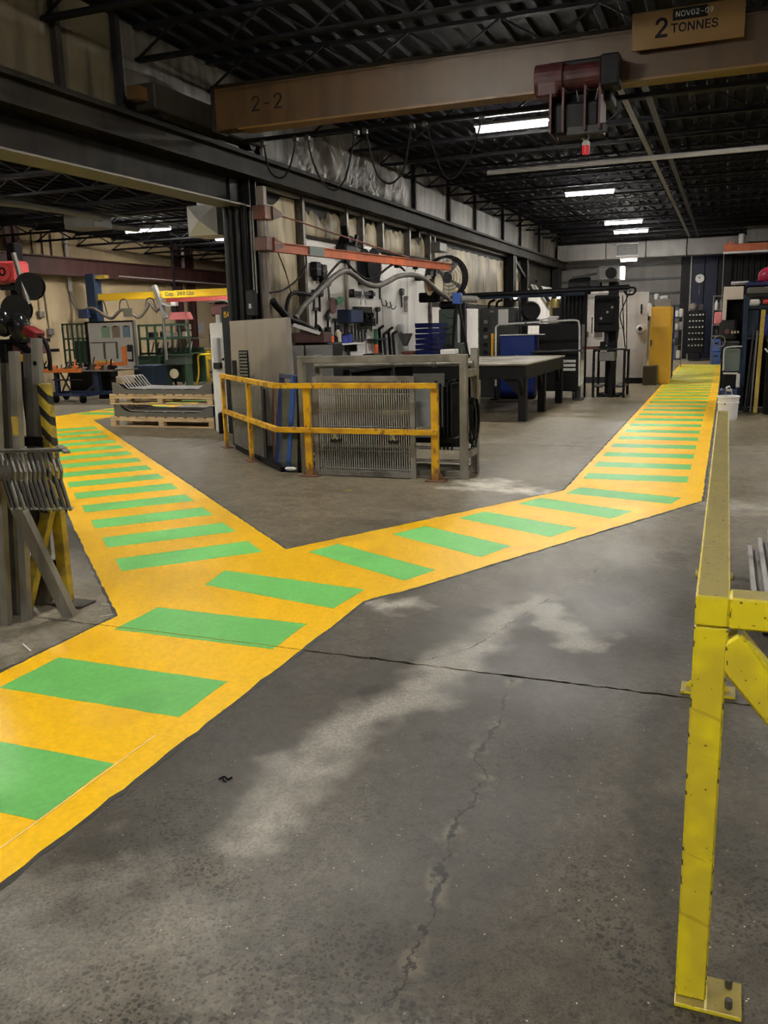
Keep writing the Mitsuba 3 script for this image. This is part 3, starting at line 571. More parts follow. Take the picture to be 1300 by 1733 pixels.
# ------------------------------------------------------------------ storage corner behind the yellow fence
def fence_fn(p, n, uv):
    a, b = fbm(p.x * 6, p.y * 6, p.z * 6, 3), fbm(p.x * 22, p.y * 22, p.z * 9, 3)
    c = mix((.66, .36, .012), (.50, .24, .02), smoothstep(.45, .7, a))
    c = mix(c, (.20, .085, .03), smoothstep(.60, .72, b) * .8)
    return mix(c, (.16, .07, .03), smoothstep(.16, .03, p.z + (a - .5) * .1) * .8)
mat('fence_yellow', proc(fence_fn), .42); mat('rusty', (.12, .06, .035), .7)
g = thing('guard_fence', 'low yellow two-rail guard fence bent at a corner around the stored panels', 'guard fence')
P0, PC, P3 = np.array([-6.70, 10.76]), np.array([-4.77, 8.77]), np.array([-2.83, 8.77])
dA = (PC - P0) / np.linalg.norm(PC - P0)
for nm, z in (('top_rail', 1.03), ('middle_rail', .53)):
    part(g, nm, cat(bar((*(P0 - dA * .04), z), (*PC, z), .055, .06, ch=.004), bar((*PC, z), (*P3, z), .055, .06, ch=.004)), 'fence_yellow')
for (x, y), a in (((-6.69, 10.76), -46), ((-5.65, 9.68), -46), ((-4.38, 8.79), 0), ((-2.865, 8.79), 0)):
    m = bx(-.04, .04, -.025, .025, .012, 1.0, .004); rot(m, a, (0, 0, 1), (0, 0, 0)); m.apply_translation((x, y, 0)); k = part(g, 'post', m, 'fence_yellow')
    m = cat(bx(-.10, .12, -.07, .07, 0, .012), prism([(0, 0), (.09, 0), (0, .10)], .010, ((.03, .005, .012), (1, 0, 0), (0, 0, 1))), prism([(0, 0), (.06, 0), (0, .07)], .010, ((-.03, .005, .012), (-1, 0, 0), (0, 0, 1))))
    rot(m, a, (0, 0, 1), (0, 0, 0)); m.apply_translation((x, y, 0)); part(g, 'foot_plate', m, 'rusty')
nA = np.array([-dA[1], dA[0]]);  nA = nA if nA[1] > 0 else -nA     # into the storage corner
def on_A(s, off, z): q = P0 + dA * s + nA * off; return np.array([q[0], q[1], z])
mat('wire_grey', (.30, .29, .26), .5, .3)
one('dark_backing', bar(on_A(.98, .150, 0), on_A(.98, .160, .93), 1.5, .010, (*nA, 0)), 'black_soft', 'black backing added behind the wire mesh panel to darken its gaps', 'board')  # black sheet added to make the space behind the mesh dark
w = thing('wire_mesh_panel', 'steel wire mesh panel standing behind the left end of the yellow fence', 'mesh panel')
wires = [bar(on_A(s, .11, .06), on_A(s, .11, .98), .008, .008) for s in np.arange(.08, 1.75, .052)] + [bar(on_A(.06, .115, z), on_A(1.74, .115, z), .008, .008) for z in np.arange(.07, .98, .046)]
k = part(w, 'wire', cat(wires), 'wire_grey'); labels[k] = {'kind': 'stuff'}
part(w, 'edge_frame', cat(bar(on_A(.05, .115, .03), on_A(.05, .115, 1.0), .03, .02), bar(on_A(1.76, .115, .0), on_A(1.76, .115, 1.0), .03, .02), bar(on_A(.05, .115, .05), on_A(1.76, .115, .05), .03, .02)), 'dark_steel')
one('orange_board', bar(on_A(1.80, .22, .0), on_A(1.72, .28, .98), .02, .10, tuple(dA) + (0,)), 'rusty', 'narrow rust orange board standing right of the wire mesh panel', 'board')
mat('blue_paint', (.030, .075, .26), .4); mat('blue_dark', (.016, .030, .085), .45)
b = thing('blue_steel_stand', 'blue painted steel stand standing behind the bend of the yellow fence', 'stand')
part(b, 'upright', bar(on_A(2.62, .16, 0), on_A(2.55, .30, 1.12), .05, .05), 'blue_paint'); part(b, 'upright', bar(on_A(1.98, .20, 0), on_A(1.95, .33, 1.10), .05, .05), 'blue_dark')
part(b, 'top_bar', bar(on_A(1.93, .33, 1.10), on_A(2.62, .31, 1.10), .06, .05), 'blue_dark'); part(b, 'bottom_bar', bar(on_A(1.95, .20, .04), on_A(2.66, .16, .04), .05, .05), 'blue_dark')
mat('olive_grey', (.10, .095, .07), .5); mat('sheet_green', (.13, .13, .09), .35, .4)
for s0, s1, off, z, m, l in ((2.03, 2.5, .36, 1.02, 'black', 'black sheet standing inside the blue stand'), (2.1, 2.56, .30, .95, 'blue_dark', 'dark blue sheet standing inside the blue stand'), ):
    one('standing_sheet', cat(bar(on_A((s0 + s1) / 2, off - .12, .0), on_A((s0 + s1) / 2, off + .05, z), s1 - s0, .012, (*nA, 0))), m, l, 'sheet')
one('standing_sheet', bar((-4.74, 8.99, 0), (-4.78, 9.16, 1.04), .20, .012, (0, 1, 0)), 'sheet_green', 'greenish metal sheet between the blue stand and the fence post', 'sheet')
one('standing_sheet', bar((-4.60, 8.97, 0), (-4.63, 9.10, 1.10), .05, .012, (0, 1, 0)), 'black', 'black strip standing right of the greenish sheet', 'sheet')
one('storage_skid', cat(bar(on_A(.3, .32, .03), on_A(2.6, .32, .03), .5, .05)), 'black', 'black skid on the floor under the stored sheets', 'skid')
one('white_glove', (lambda m: (m.apply_translation(on_A(2.85, .12, .075)), m)[1])(trimesh.creation.icosphere(2, .05).apply_scale((1.5, .8, .45))), 'white', 'crumpled white rag on the skid behind the fence corner', 'rag', smooth=True)
# large sheet-metal panel
def sheet_fn(p, n, uv):
    a, b = fbm(p.x * 1.2, p.z * 1.3, 2.0, 3), fbm(p.x * 9, p.z * 1.2, 5.0, 3)
    return mix((.32, .285, .23), (.17, .155, .135), dr.clip(smoothstep(.4, .65, a) * .7 + (b - .5) * .6, 0, 1))
mat('sheet_metal', proc(sheet_fn), .36, metal=.5)
s_ = thing('sheet_metal_panel', 'tall dull sheet metal panel with a louvred vent, leaning behind the yellow fence', 'metal panel')
TL, TR, BL, BR = (np.array(q) for q in ((-6.85, 11.31, 1.795), (-5.50, 10.63, 1.815), (-6.74, 11.08, .02), (-5.32, 10.36, .02)))
def on_S(u, v, off=0.):
    q = BL + (BR - BL) * u; t2 = TL + (TR - TL) * u; nrm = np.cross(BR - BL, TL - BL); nrm /= np.linalg.norm(nrm)
    nrm = nrm if nrm[1] < 0 else -nrm
    return q + (t2 - q) * v + nrm * off
def plate_S(u0, u1, v0, v1, o0, o1):
    return trimesh.convex.convex_hull(np.array([on_S(u, v, o) for u in (u0, u1) for v in (v0, v1) for o in (o0, o1)]))
part(s_, 'sheet', plate_S(0, 1, 0, 1, -.012, 0), 'sheet_metal')
vt = part(s_, 'vent', plate_S(.15, .30, .52, .76, 0, .012), 'black', 'dark louvred vent')
for k in range(9): part(vt, 'louvre', plate_S(.155, .295, .53 + .0255 * k, .545 + .0255 * k, .012, .026), 'olive_grey')
part(s_, 'slot', plate_S(.02, .09, .52, .68, 0, .01), 'black'); part(s_, 'rib', plate_S(.955, 1.0, 0, 1, 0, .02), 'steel')
for k, (u, v) in enumerate(((.20, .50), (.34, .53), (.42, .49))):
    one('offcut_plate', trimesh.convex.convex_hull(np.array([on_S(u + a, v + b_, o) for a, b_ in ((0, -.30), (.14, -.30), (.13, 0.04), (.03, .0)) for o in (.05 + .04 * k, .065 + .04 * k)])), 'olive_grey', ('olive offcut plate standing in front of the louvred vent', 'olive offcut plate with a pointed corner in front of the metal panel', 'small olive offcut plate nearest the blue stand')[k], 'plate')

# steel tube frame rack
k = thing('tube_frame_rack', 'bare steel square-tube rack standing behind the yellow fence', 'storage rack')
X0, X1, Y0, Y1 = -4.53, -2.60, 8.99, 9.43
for n_, (x, y) in enumerate(((X0, Y0), (X1, Y0), (X1, Y1), (X0, Y1))): part(k, 'upright', bx(x - .04, x + .04, y - .04, y + .04, 0, 1.35 if n_ != 2 else 1.40, .005), 'steel')
part(k, 'front_top_rail', bx(X0 - .04, X1 + .04, Y0 - .04, Y0 + .04, 1.27, 1.35, .005), 'steel')
for z in (.26, 1.14): part(k, 'side_rail', bx(X1 - .04, X1 + .04, Y0, Y1, z - .04, z + .04, .005), 'steel')
part(k, 'side_rail', bx(X0 - .04, X0 + .04, Y0, Y1, .22, .30, .005), 'steel'); part(k, 'bottom_rail', bx(X0, X1, Y0 - .03, Y0 + .03, .02, .09, .004), 'steel'); part(k, 'bottom_rail', bx(X0, X1, Y1 - .03, Y1 + .03, .02, .09, .004), 'steel')
for z, y in ((.32, 9.1), (.16, 9.2)): part(k, 'lower_rod', cyl((X0, y, z), (X1, y, z), .018, 8), 'bright_steel')
pp = part(k, 'round_pipe', cyl((X0, 9.36, 1.22), (X1, 9.36, 1.24), .028, 12), 'steel', smooth=40)
for x in (-3.55, -3.05): part(pp, 'clamp', cyl((x - .025, 9.36, 1.23), (x + .025, 9.36, 1.23), .042, 10), 'dark_steel')
mat('grey_blue', (.20, .215, .225), .4, .3)
one('grey_sheet', bx(-3.22, -2.86, 9.12, 9.135, .55, 1.14), 'grey_blue', 'grey sheet hung in the tube rack beside the grating', 'sheet')
for i in range(5):
    one('rubber_mat', bx(-2.96 + .045 * i, -2.94 + .045 * i, 9.08, 9.40, .30, 1.06 - .03 * (i % 3), .004), 'black_soft', ORD[i] + ' from the left of the black rubber mats standing on edge in the tube rack', 'mat', 'black mats in the tube rack')
one('black_tray', bx(-3.7, -2.72, 9.05, 9.42, .38, .44, .01), 'black', 'long black tray across the lower part of the tube rack', 'tray')
one('black_case', bx(-4.35, -3.3, 9.10, 9.40, .10, .66, .02), 'black_soft', 'large black case stored behind the bar grating', 'case')
h = thing('hose_coil', 'black hose coil hanging at the right end of the tube rack', 'hose')
for j in range(5):
    part(h, 'loop', tube([(X1 - .01 + .016 * (j % 3) + (.065 if j % 2 else .0), 9.20 + (.13 + .012 * j) * math.cos(a), .66 - .02 * j + (.21 + .02 * j) * math.sin(a)) for a in np.linspace(0, 2 * PI, 25)], .011, 6), 'black', smooth=True)
one('paper_box', bx(-2.87, -2.70, 9.02, 9.14, 1.35, 1.40, .004), 'white', 'small white box on the right end of the tube rack top', 'box')
# bar grating
gr = thing('bar_grating', 'steel bar grating panel in a flat frame, leaning upright behind the yellow fence', 'grating')
mat('bar_steel', (.52, .50, .46), .35, .4)
gx0, gx1 = -4.31, -3.14
def gp(x, z, off=0.): return np.array([x - .03 * z, 8.86 + .075 * z - off, z])
for n_, a, b_ in (('frame_side', gp(gx0, .0), gp(gx0, 1.12)), ('frame_side', gp(gx1, 0), gp(gx1, 1.12))): part(gr, n_, bar(a, b_, .06, .035, (0, 1, 0)), 'steel')
for z in (.04, 1.095): part(gr, 'frame_end', bar(gp(gx0, z), gp(gx1, z), .035, .06), 'steel')
for i in range(40):
    x = gx0 + .05 + (gx1 - gx0 - .10) * i / 39
    part(gr, 'bearing_bar', bar(gp(x, .06), gp(x, 1.07), .024, .0065, (1, 0, 0)), 'bar_steel' if i != 34 else 'light_grey')
for z in (.10, .30, .57, .75, .93): part(gr, 'cross_rod', cyl(gp(gx0 + .02, z, .016), gp(gx1 - .02, z, .016), .005, 6), 'bright_steel')
for x in (-4.07, -3.37):
    c = thing('toggle_clamp', 'small toggle clamp fixed on the ' + ('left' if x < -3.7 else 'right') + ' half of the bar grating', 'clamp')
    part(c, 'base', bx(x - .06, x + .06, 8.83, 8.885, .395, .425, .004), 'dark_grey'); part(c, 'arm', bar((x - .03, 8.84, .425), (x + .05, 8.83, .52), .012, .02), 'bright_steel'); part(c, 'arm', bar((x + .03, 8.84, .425), (x - .03, 8.83, .50), .012, .02), 'bright_steel')
# ------------------------------------------------------------------ column, jib crane and tool wall
c = thing('building_column', 'dark building column wrapped in pipes beside the opening to the left bay', 'column')
part(c, 'column', cat(ibeam((-6.98, 12.08, 0), (-6.98, 12.08, 4.1), .36, .36, .03, .03, (0, 1, 0)), bx(-7.16, -6.80, 12.2, 12.24, 0, 3.9)), 'black')
for x, y, r_, m in ((-7.13, 11.84, .045, 'dark_grey'), (-7.02, 11.86, .03, 'black'), (-6.95, 11.85, .035, 'dark_grey'), (-6.86, 11.86, .022, 'beam_dark'), (-6.80, 11.84, .03, 'black')): part(c, 'pipe', cyl((x, y, 0), (x, y, 3.47), r_, 10), m, smooth=40)
for x in (-6.735, -6.685): part(c, 'conduit', cyl((x, 11.88, 2.2), (x, 11.88, 3.4), .012, 7), 'steel')
bx_ = part(c, 'switch_box', bx(-6.84, -6.70, 11.80, 11.92, 1.87, 2.25, .012), 'dark_grey', 'grey electrical switch box'); part(bx_, 'label', bx(-6.79, -6.75, 11.795, 11.80, 1.98, 2.05), 'light_grey')
mat('jib_orange', proc(dusty((.37, .078, .016), (.22, .048, .016), 1.6, .6)), .45); mat('bracket_rust', proc(dusty((.17, .06, .035), (.07, .035, .025), 4., .7)), .6); mat('mast_brown', proc(dusty((.17, .14, .115), (.07, .055, .045), 3.0, .7)), .6)
mat('grey_green', (.10, .125, .11), .5)
j = thing('jib_crane', 'orange jib crane boom swung out along the tool wall from the dark column', 'jib crane')
part(j, 'mast', bx(-6.64, -6.53, 11.95, 12.06, 0, 3.75, .008), 'mast_brown')
for z in (3.37, 2.92): part(j, 'bracket', cat(bx(-6.70, -6.48, 11.88, 12.12, z - .10, z + .10, .01), prism([(0, -.10), (.22, -.03), (.22, .02), (0, .10)], .05, ((-6.50, 12.1, z), (.17, .98, 0), (0, 0, 1)))), 'bracket_rust')
bm0, bm1 = np.array([-6.5, 12.08, 2.885]), np.array([-5.5, 18.05, 2.85])
part(j, 'boom', cat(bar(bm0, bm1, .05, .13), bar(bm0 + (0, 0, -.065), bm1 + (0, 0, -.065), .10, .014), bar(bm0 + (0, 0, .065), bm1 + (0, 0, .065), .10, .014)), 'jib_orange')
dJ = (bm1 - bm0) / np.linalg.norm(bm1 - bm0)
part(j, 'painted_patch', bar(bm0 + dJ * .92, bm0 + dJ * 1.32, .108, .148), 'grey_green', 'grey-green patch on the boom')
part(j, 'tie_rod', cyl((-6.46, 12.3, 3.36), (-5.80, 16.3, 2.95), .014, 7), 'bracket_rust')
mat('hose_grey', (.085, .078, .07), .6)
h = thing('extraction_hose', 'thick grey hose looped below the orange jib boom', 'hose')
part(h, 'hose', tube(curve([(-6.42, 12.60, 1.83), (-6.38, 12.80, 2.00), (-6.33, 13.10, 2.17), (-6.28, 13.41, 2.34), (-6.22, 13.73, 2.51), (-6.17, 14.07, 2.61), (-6.12, 14.35, 2.55), (-6.07, 14.63, 2.44), (-6.00, 15.06, 2.39), (-5.93, 15.44, 2.47), (-5.86, 15.88, 2.59), (-5.76, 16.45, 2.63), (-5.68, 16.93, 2.56), (-5.60, 17.43, 2.36), (-5.51, 17.96, 2.20)], 70), .048, 10), 'hose_grey', smooth=True)
for p_ in ((-6.17, 14.07, 2.70), (-5.87, 15.82, 2.73), (-5.74, 16.5, 2.70)): part(h, 'hanger', cat(cyl(p_, (p_[0], p_[1], 2.81), .008, 5), bx(p_[0] - .05, p_[0] + .05, p_[1] - .03, p_[1] + .03, 2.74, 2.79, .01)), 'black')
h = thing('welding_cable', 'thin black cable festooned beside the thick hose under the orange boom', 'cable')
part(h, 'cable', tube(curve([(-6.40, 12.70, 2.19), (-6.34, 13.07, 2.21), (-6.27, 13.45, 2.46), (-6.20, 13.85, 2.72), (-6.17, 14.07, 2.77), (-6.12, 14.35, 2.63), (-6.05, 14.73, 2.50), (-5.99, 15.13, 2.58), (-5.91, 15.56, 2.76), (-5.87, 15.82, 2.80), (-5.82, 16.11, 2.70)], 50), .020, 7), 'black', smooth=True)
h = thing('drop_hose', 'black hoses running down from the column behind the sheet metal panel', 'hose')
part(h, 'hose', tube(curve([(-6.46, 11.95, 2.08), (-6.45, 12.15, 1.96), (-6.44, 12.44, 1.81), (-6.38, 12.82, 1.72), (-6.32, 13.14, 1.57), (-6.30, 13.29, 1.38)], 30), .055, 9), 'black', smooth=True)
part(h, 'hose', tube(curve([(-6.46, 12.33, 1.84), (-6.45, 12.4, 2.05), (-6.43, 12.50, 2.19), (-6.40, 12.70, 2.22), (-6.34, 13.02, 2.19)], 20), .030, 8), 'black', smooth=True)
part(h, 'cord', tube(curve([(-6.52, 11.99, 2.21), (-6.46, 12.33, 2.26), (-6.40, 12.72, 2.44), (-6.36, 12.94, 2.66), (-6.36, 12.95, 2.82)], 24), .014, 6), 'black', smooth=True)
part(h, 'cord', tube(curve([(-6.48, 12.23, 2.82), (-6.45, 12.42, 2.49), (-6.43, 12.52, 2.20)], 10), .008, 5), 'black')
for y0, y1, x, z, l in ((11.55, 11.58, -5.98, 1.42, 'left grey sheet leaning behind the tube rack'), (11.62, 11.65, -5.55, 1.42, 'right grey sheet leaning behind the tube rack')):
    one('leaning_sheet', bx(x - .23, x + .20, y0, y1, 0, z, .004), 'mid_grey', l, 'sheet')
e = thing('dark_press', 'dark brown machine frame behind the sheet metal panel and hoses', 'machine')
part(e, 'beam', bx(-6.30, -5.75, 12.2, 12.5, 1.44, 1.60, .01), 'maroon'); part(e, 'body', bx(-6.28, -5.7, 12.25, 12.8, 0, 1.44, .02), 'black'); part(e, 'arm', bar((-6.2, 12.1, 1.72), (-5.8, 12.2, 1.58), .06, .05), 'light_grey')

X = -6.99
def shift(m, dx): m.apply_translation((dx, 0, 0)); return m
def wall_tool(name, label, cat_, ms, m, group=None):
    t = thing(name, label, cat_, group)
    for n_, me, mm in ms: part(t, n_, me, mm or m)
    return t
def W(y0, y1, z0, z1, d0=.0, d1=.08, ch=.006): return bx(X + d0, X + d1, y0, y1, z0, z1, ch)
for y, dz in ((14.47, 0.), (14.72, -.03)):
    wall_tool('black_drill_holder', ('left' if y < 14.6 else 'right') + ' of two black blocky tool holders under the left part of the boom', 'tool holder', [('body', W(y - .11, y + .10, 2.56 + dz, 2.82 + dz, 0, .14, .02), None), ('nozzle', W(y - .04, y + .06, 2.50 + dz, 2.58 + dz, .02, .10, .01), None), ('strap', W(y - .115, y + .105, 2.68 + dz, 2.71 + dz, .0, .145, .003), 'dark_grey')], 'black')
wall_tool('chain_block', 'black manual hoist perched on top of the tool board above the boom', 'hoist', [('body', cat(W(15.45, 16.05, 3.04, 3.20, .02, .25, .03), cyl((X + .12, 15.6, 3.28), (X + .12, 15.95, 3.30), .09, 14)), None), ('bracket', bar((X + .2, 15.62, 3.24), (X + .2, 15.50, 3.52), .12, .06), None), ('bracket', bar((X + .2, 15.95, 3.18), (X + .2, 16.1, 3.40), .06, .06), None), ('leg', bar((X + .1, 15.9, 3.08), (X + .1, 15.9, 2.72), .04, .04), 'dark_grey'), ('cord', bar((X + .1, 16.12, 3.3), (X + .1, 16.45, 2.95), .02, .02), 'dark_grey')], 'black')
nt = wall_tool('paper_notice', 'white paper notice at the top of the tool board', 'notice', [('sheet', W(16.78, 17.22, 3.08, 3.27, .05, .055, .001), None)], 'white')
for k in range(4): part(nt, 'text_line', W(16.84, 17.16, 3.12 + .03 * k, 3.13 + .03 * k, .055, .056, .0), 'mid_grey')
r_ = thing('hose_reel', 'large black hose reel on the tool board half hidden by the orange boom', 'reel')
part(r_, 'drum', lathe([(0, 0), (.22, 0), (.22, .22), (0, .22)], (X + .02, 16.85, 2.86), 24, (1, 0, 0)), 'black', smooth=40)
for s in (.02, .22): part(r_, 'flange', lathe([(0, s), (.36, s), (.36, s + .02), (0, s + .02)], (X + .02, 16.85, 2.86), 28, (1, 0, 0)), 'black_soft', smooth=40)
part(r_, 'bracket', W(16.55, 16.62, 2.5, 3.05, .0, .2, .01), 'black')
one('timber_post', bx(-6.96, -6.90, 15.79, 15.87, 1.0, 3.0, .006), 'mast_brown', 'thin brown post standing against the tool board', 'post')
mat('disc_brown', (.10, .035, .025), .6); mat('tool_green', (.03, .16, .07), .5)
wall_tool('disc_grinder', 'grinder with a brown disc and green body hung on the tool board', 'grinder', [('disc', lathe([(0, 0), (.15, 0), (.15, .03), (0, .03)], (X + .05, 15.16, 2.07), 22, (1, 0, 0)), 'disc_brown'), ('body', cat(bar((X + .06, 15.28, 2.13), (X + .06, 15.6, 2.2), .10, .10)), 'tool_green'), ('handle', bar((X + .05, 15.02, 1.98), (X + .05, 14.86, 1.86), .05, .05), 'black')], 'black')
mat('cabinet_blue', (.016, .030, .060), .45, spec=.3)
wall_tool('blue_wall_cabinet', 'small dark blue cabinet fixed to the middle of the tool board', 'cabinet', [('body', W(15.50, 16.15, 1.74, 2.0, .0, .26, .01), None), ('door', W(15.52, 16.13, 1.755, 1.985, .26, .275, .004), 'blue_dark')], 'cabinet_blue')
tr_ = thing('clamp_rail', 'rail crowded with black clamps right of the blue wall cabinet', 'tool rail')
part(tr_, 'rail', W(16.25, 17.15, 2.02, 2.07, .0, .06), 'dark_grey')
for k in range(9):
    y = 16.3 + .095 * k; c = thing('bar_clamp', ORD[k] + ' from the left of the black bar clamps hanging right of the blue wall cabinet', 'clamp', 'clamps on the tool board rail')
    part(c, 'bar', bar((X + .07, y, 2.06), (X + .06, y + .015, 1.62 - .03 * (k % 3)), .02, .03), 'dark_steel'); part(c, 'jaw', bx(X + .05, X + .16, y - .03, y + .03, 1.80 + .05 * (k % 3), 1.90 + .05 * (k % 2), .01), 'black'); part(c, 'handle', cyl((X + .14, y, 1.84), (X + .14, y, 1.68), .016, 7), 'black')
for k in range(7):
    y = 15.72 + .17 * k; c = thing('pliers', ORD[k] + ' from the left of the dark pliers hanging below the blue wall cabinet', 'pliers', 'pliers below the blue cabinet')
    z = 1.72 - .02 * (k % 3)
    part(c, 'head', W(y - .025, y + .025, z - .06, z + .02, .03, .06, .008), 'dark_steel'); part(c, 'handle', bar((X + .045, y - .01, z - .05), (X + .045, y - .05, z - .34), .018, .02), 'dark_grey'); part(c, 'handle', bar((X + .045, y + .01, z - .05), (X + .045, y + .04, z - .34), .018, .02), 'dark_grey')
wall_tool('spirit_level', 'long dark level lying on brackets below the hose reel', 'level', [('beam', W(16.02, 17.3, 2.29, 2.37, .03, .08), None), ('bracket', W(16.1, 16.14, 2.24, 2.40, .0, .1), 'black'), ('bracket', W(17.1, 17.14, 2.24, 2.40, .0, .1), 'black')], 'dark_grey')
wall_tool('divider', 'pale A-shaped divider hung below the hose reel', 'tool', [('leg', bar((X + .10, 16.55, 2.38), (X + .10, 16.42, 2.10), .014, .02), None), ('leg', bar((X + .10, 16.55, 2.38), (X + .10, 16.72, 2.10), .014, .02), None)], 'light_grey')
for k in range(3):
    y = 17.82 + .27 * k; z = 2.1 - .03 * k; wall_tool('wall_hook', ('first', 'second', 'third')[k] + ' empty metal hook on the bare right part of the tool board', 'hook', [('hook', tube(curve([(X, y, z + .16), (X + .03, y, z + .02), (X + .06, y + .08, z), (X + .08, y + .16, z + .06)], 12), .010, 6), None)], 'dark_grey')
for y, z, L, l in ((14.45, 1.95, .32, 'dark hammer hung at the lower left of the tool board'), (14.95, 1.80, .28, 'dark screwdriver hung right of the hammer'), (15.28, 1.76, .30, 'grey scraper hung below the disc grinder')):
    wall_tool('hand_tool', l, 'hand tool', [('head', W(y - .09, y + .09, z + .02, z + .08, .02, .07, .01), 'dark_grey'), ('handle', bar((X + .05, y, z + .04), (X + .05, y - .03, z - L), .035, .03), None)], 'black')
wall_tool('air_gun', 'black nozzle tool with a curved handle at the left edge of the tool board', 'air gun', [('grip', tube(curve([(X + .05, 14.35, 1.62), (X + .05, 14.5, 1.70), (X + .05, 14.62, 1.6), (X + .05, 14.6, 1.45)], 14), .035, 8), None), ('hose', cyl((X + .05, 14.4, 1.6), (X + .05, 14.4, 1.3), .012, 6), None)], 'black')
for k, (y, z, m, l) in enumerate(((14.40, 2.25, 'dark_grey', 'grey spanner hung high at the left of the tool board'), (14.62, 2.22, 'black', 'black mallet hung beside the grey spanner'), (15.02, 2.42, 'dark_steel', 'steel square hung above the disc grinder'), (17.45, 1.98, 'dark_grey', 'long file hung at the right of the clamp rail'), (17.62, 2.5, 'black', 'black grip tool hung below the boom right of the reel'), (18.95, 2.35, 'dark_grey', 'grey tool hung right of the empty hooks'), (19.25, 2.25, 'mast_brown', 'brown bag hung at the right edge of the tool board'), (14.9, 1.56, 'black', 'black stapler hung just over the white wall shelf'), (15.45, 1.58, 'dark_grey', 'grey clamp hung just over the blue cans'))):
    wall_tool('hung_tool', l, 'hand tool', [('head', W(y - .07, y + .07 + .04 * (k % 2), z, z + .09 + .03 * (k % 3), .02, .09, .015), m), ('shaft', bar((X + .05, y, z + .02), (X + .05, y + .03 * (k % 3 - 1), z - .26), .035 if k != 6 else .14, .03), None), ('peg', cyl((X, y, z + .06), (X + .11, y, z + .07), .012, 6), 'steel')], m)
s = thing('wall_shelf', 'short white shelf at the foot of the tool board', 'shelf')
part(s, 'board', W(14.5, 15.95, 1.34, 1.37, .0, .35), 'white_board'); part(s, 'bracket', W(14.6, 14.63, 1.2, 1.34, 0, .25), 'dark_grey'); part(s, 'bracket', W(15.8, 15.83, 1.2, 1.34, 0, .25), 'dark_grey')
mat('orange_plastic', (.60, .11, .03), .4); mat('blue_plastic', (.03, .045, .25), .4); mat('cream', (.55, .50, .36), .5)
def bottle(y, r, h, m, l, cap='black'):
    b = thing('spray_can', l, 'can'); part(b, 'can', lathe([(0, 0), (r, 0), (r, h * .8), (r * .6, h * .88), (0, h * .88)], (X + .18, y, 1.37), 14), m, smooth=40); part(b, 'cap', lathe([(0, h * .86), (r * .55, h * .86), (r * .5, h), (0, h)], (X + .18, y, 1.37), 12), cap)
bottle(14.75, .07, .17, 'orange_plastic', 'orange can on the white wall shelf'); bottle(14.95, .06, .15, 'black', 'black can beside the orange one on the white wall shelf'); bottle(15.1, .06, .26, 'cream', 'cream coloured can, tallest on the white wall shelf', 'white'); bottle(15.35, .08, .17, 'blue_plastic', 'left of two blue cans on the white wall shelf'); bottle(15.6, .07, .20, 'blue_plastic', 'right, darker capped blue can on the white wall shelf')
one('dark_bin', W(14.3, 14.62, 1.37, 1.5, .0, .25, .02), 'black', 'black bin at the left end of the white wall shelf', 'bin')
wall_tool('green_torch', 'green and orange rod tool standing right of the pliers', 'torch', [('top', cyl((X + .1, 17.2, 1.30), (X + .1, 17.2, 1.62), .045, 10), 'tool_green'), ('rod', cyl((X + .1, 17.2, .92), (X + .1, 17.2, 1.30), .045, 10), 'orange_plastic')], 'black')
for k, (y, z, l) in enumerate(((17.5, 1.62, 'dark bar tool right of the green torch'), (17.75, 1.5, 'second dark bar tool right of the green torch'), (18.05, 1.58, 'dark bar tool with a hooked top'), (18.3, 1.5, 'dark bar tool nearest the grey funnel'))):
    wall_tool('pry_bar', l, 'pry bar', [('shaft', bar((X + .1, y, .92), (X + .08, y - .04, z), .05, .05), None), ('claw', bar((X + .08, y - .04, z), (X + .12, y + .1, z + .06), .05, .04), None)], 'dark_grey' if k % 2 else 'black')
wall_tool('grey_funnel', 'grey funnel and small cloth hanging right of the bar tools', 'funnel', [('cone', lathe([(0, 0), (.05, 0), (.17, .28), (.15, .28), (0, .02)], (X + .2, 18.75, 1.22), 16), 'mid_grey'), ('cloth', W(18.7, 18.95, 1.50, 1.72, .02, .1, .03), 'light_grey')], 'mid_grey')
wall_tool('small_chain', 'hanging chain in the gap below the pliers', 'chain', [('link', tube([(X + .06 + .012 * math.cos(a), 16.75, z + .03 * math.sin(a)) for a in np.linspace(0, 2 * PI, 9)], .006, 5), None) for z in np.arange(1.0, 1.42, .05)], 'steel')
wall_tool('shelf_bracket', 'small dark shelf bracket in the middle of the tool board foot', 'bracket', [('top', W(16.95, 17.6, 1.38, 1.42, 0, .2), None), ('arm', W(17.5, 17.53, 1.1, 1.4, 0, .04), None)], 'dark_grey')
b = thing('workbench', 'dark workbench along the foot of the tool wall behind the tube rack', 'workbench')
part(b, 'top', bx(-6.98, -6.25, 14.3, 21.0, .86, .92, .006), 'black'); part(b, 'back_panel', bx(-6.5, -6.45, 14.3, 21.0, .1, .86), 'black_soft')
for y in (14.4, 16.6, 18.8, 20.9): part(b, 'leg', bx(-6.34, -6.27, y - .04, y + .04, 0, .86), 'dark_grey')
for k, (y, x, z, m, l) in enumerate(((15.3, -6.5, .18, 'blue_plastic', 'blue tub on the dark workbench seen through the tube rack'), (16.2, -6.55, .22, 'black', 'black box on the workbench right of the blue tub'), (17.0, -6.5, .15, 'cabinet_blue', 'dark blue box in the middle of the workbench'), (18.3, -6.5, .2, 'disc_brown', 'brown box on the right part of the workbench'), (19.7, -6.55, .12, 'black', 'low black tray on the workbench under the blue bins'))):
    one('bench_box', bx(x - .15, x + .12, y - .22, y + .22, .92, .92 + z, .02), m, l, 'box')
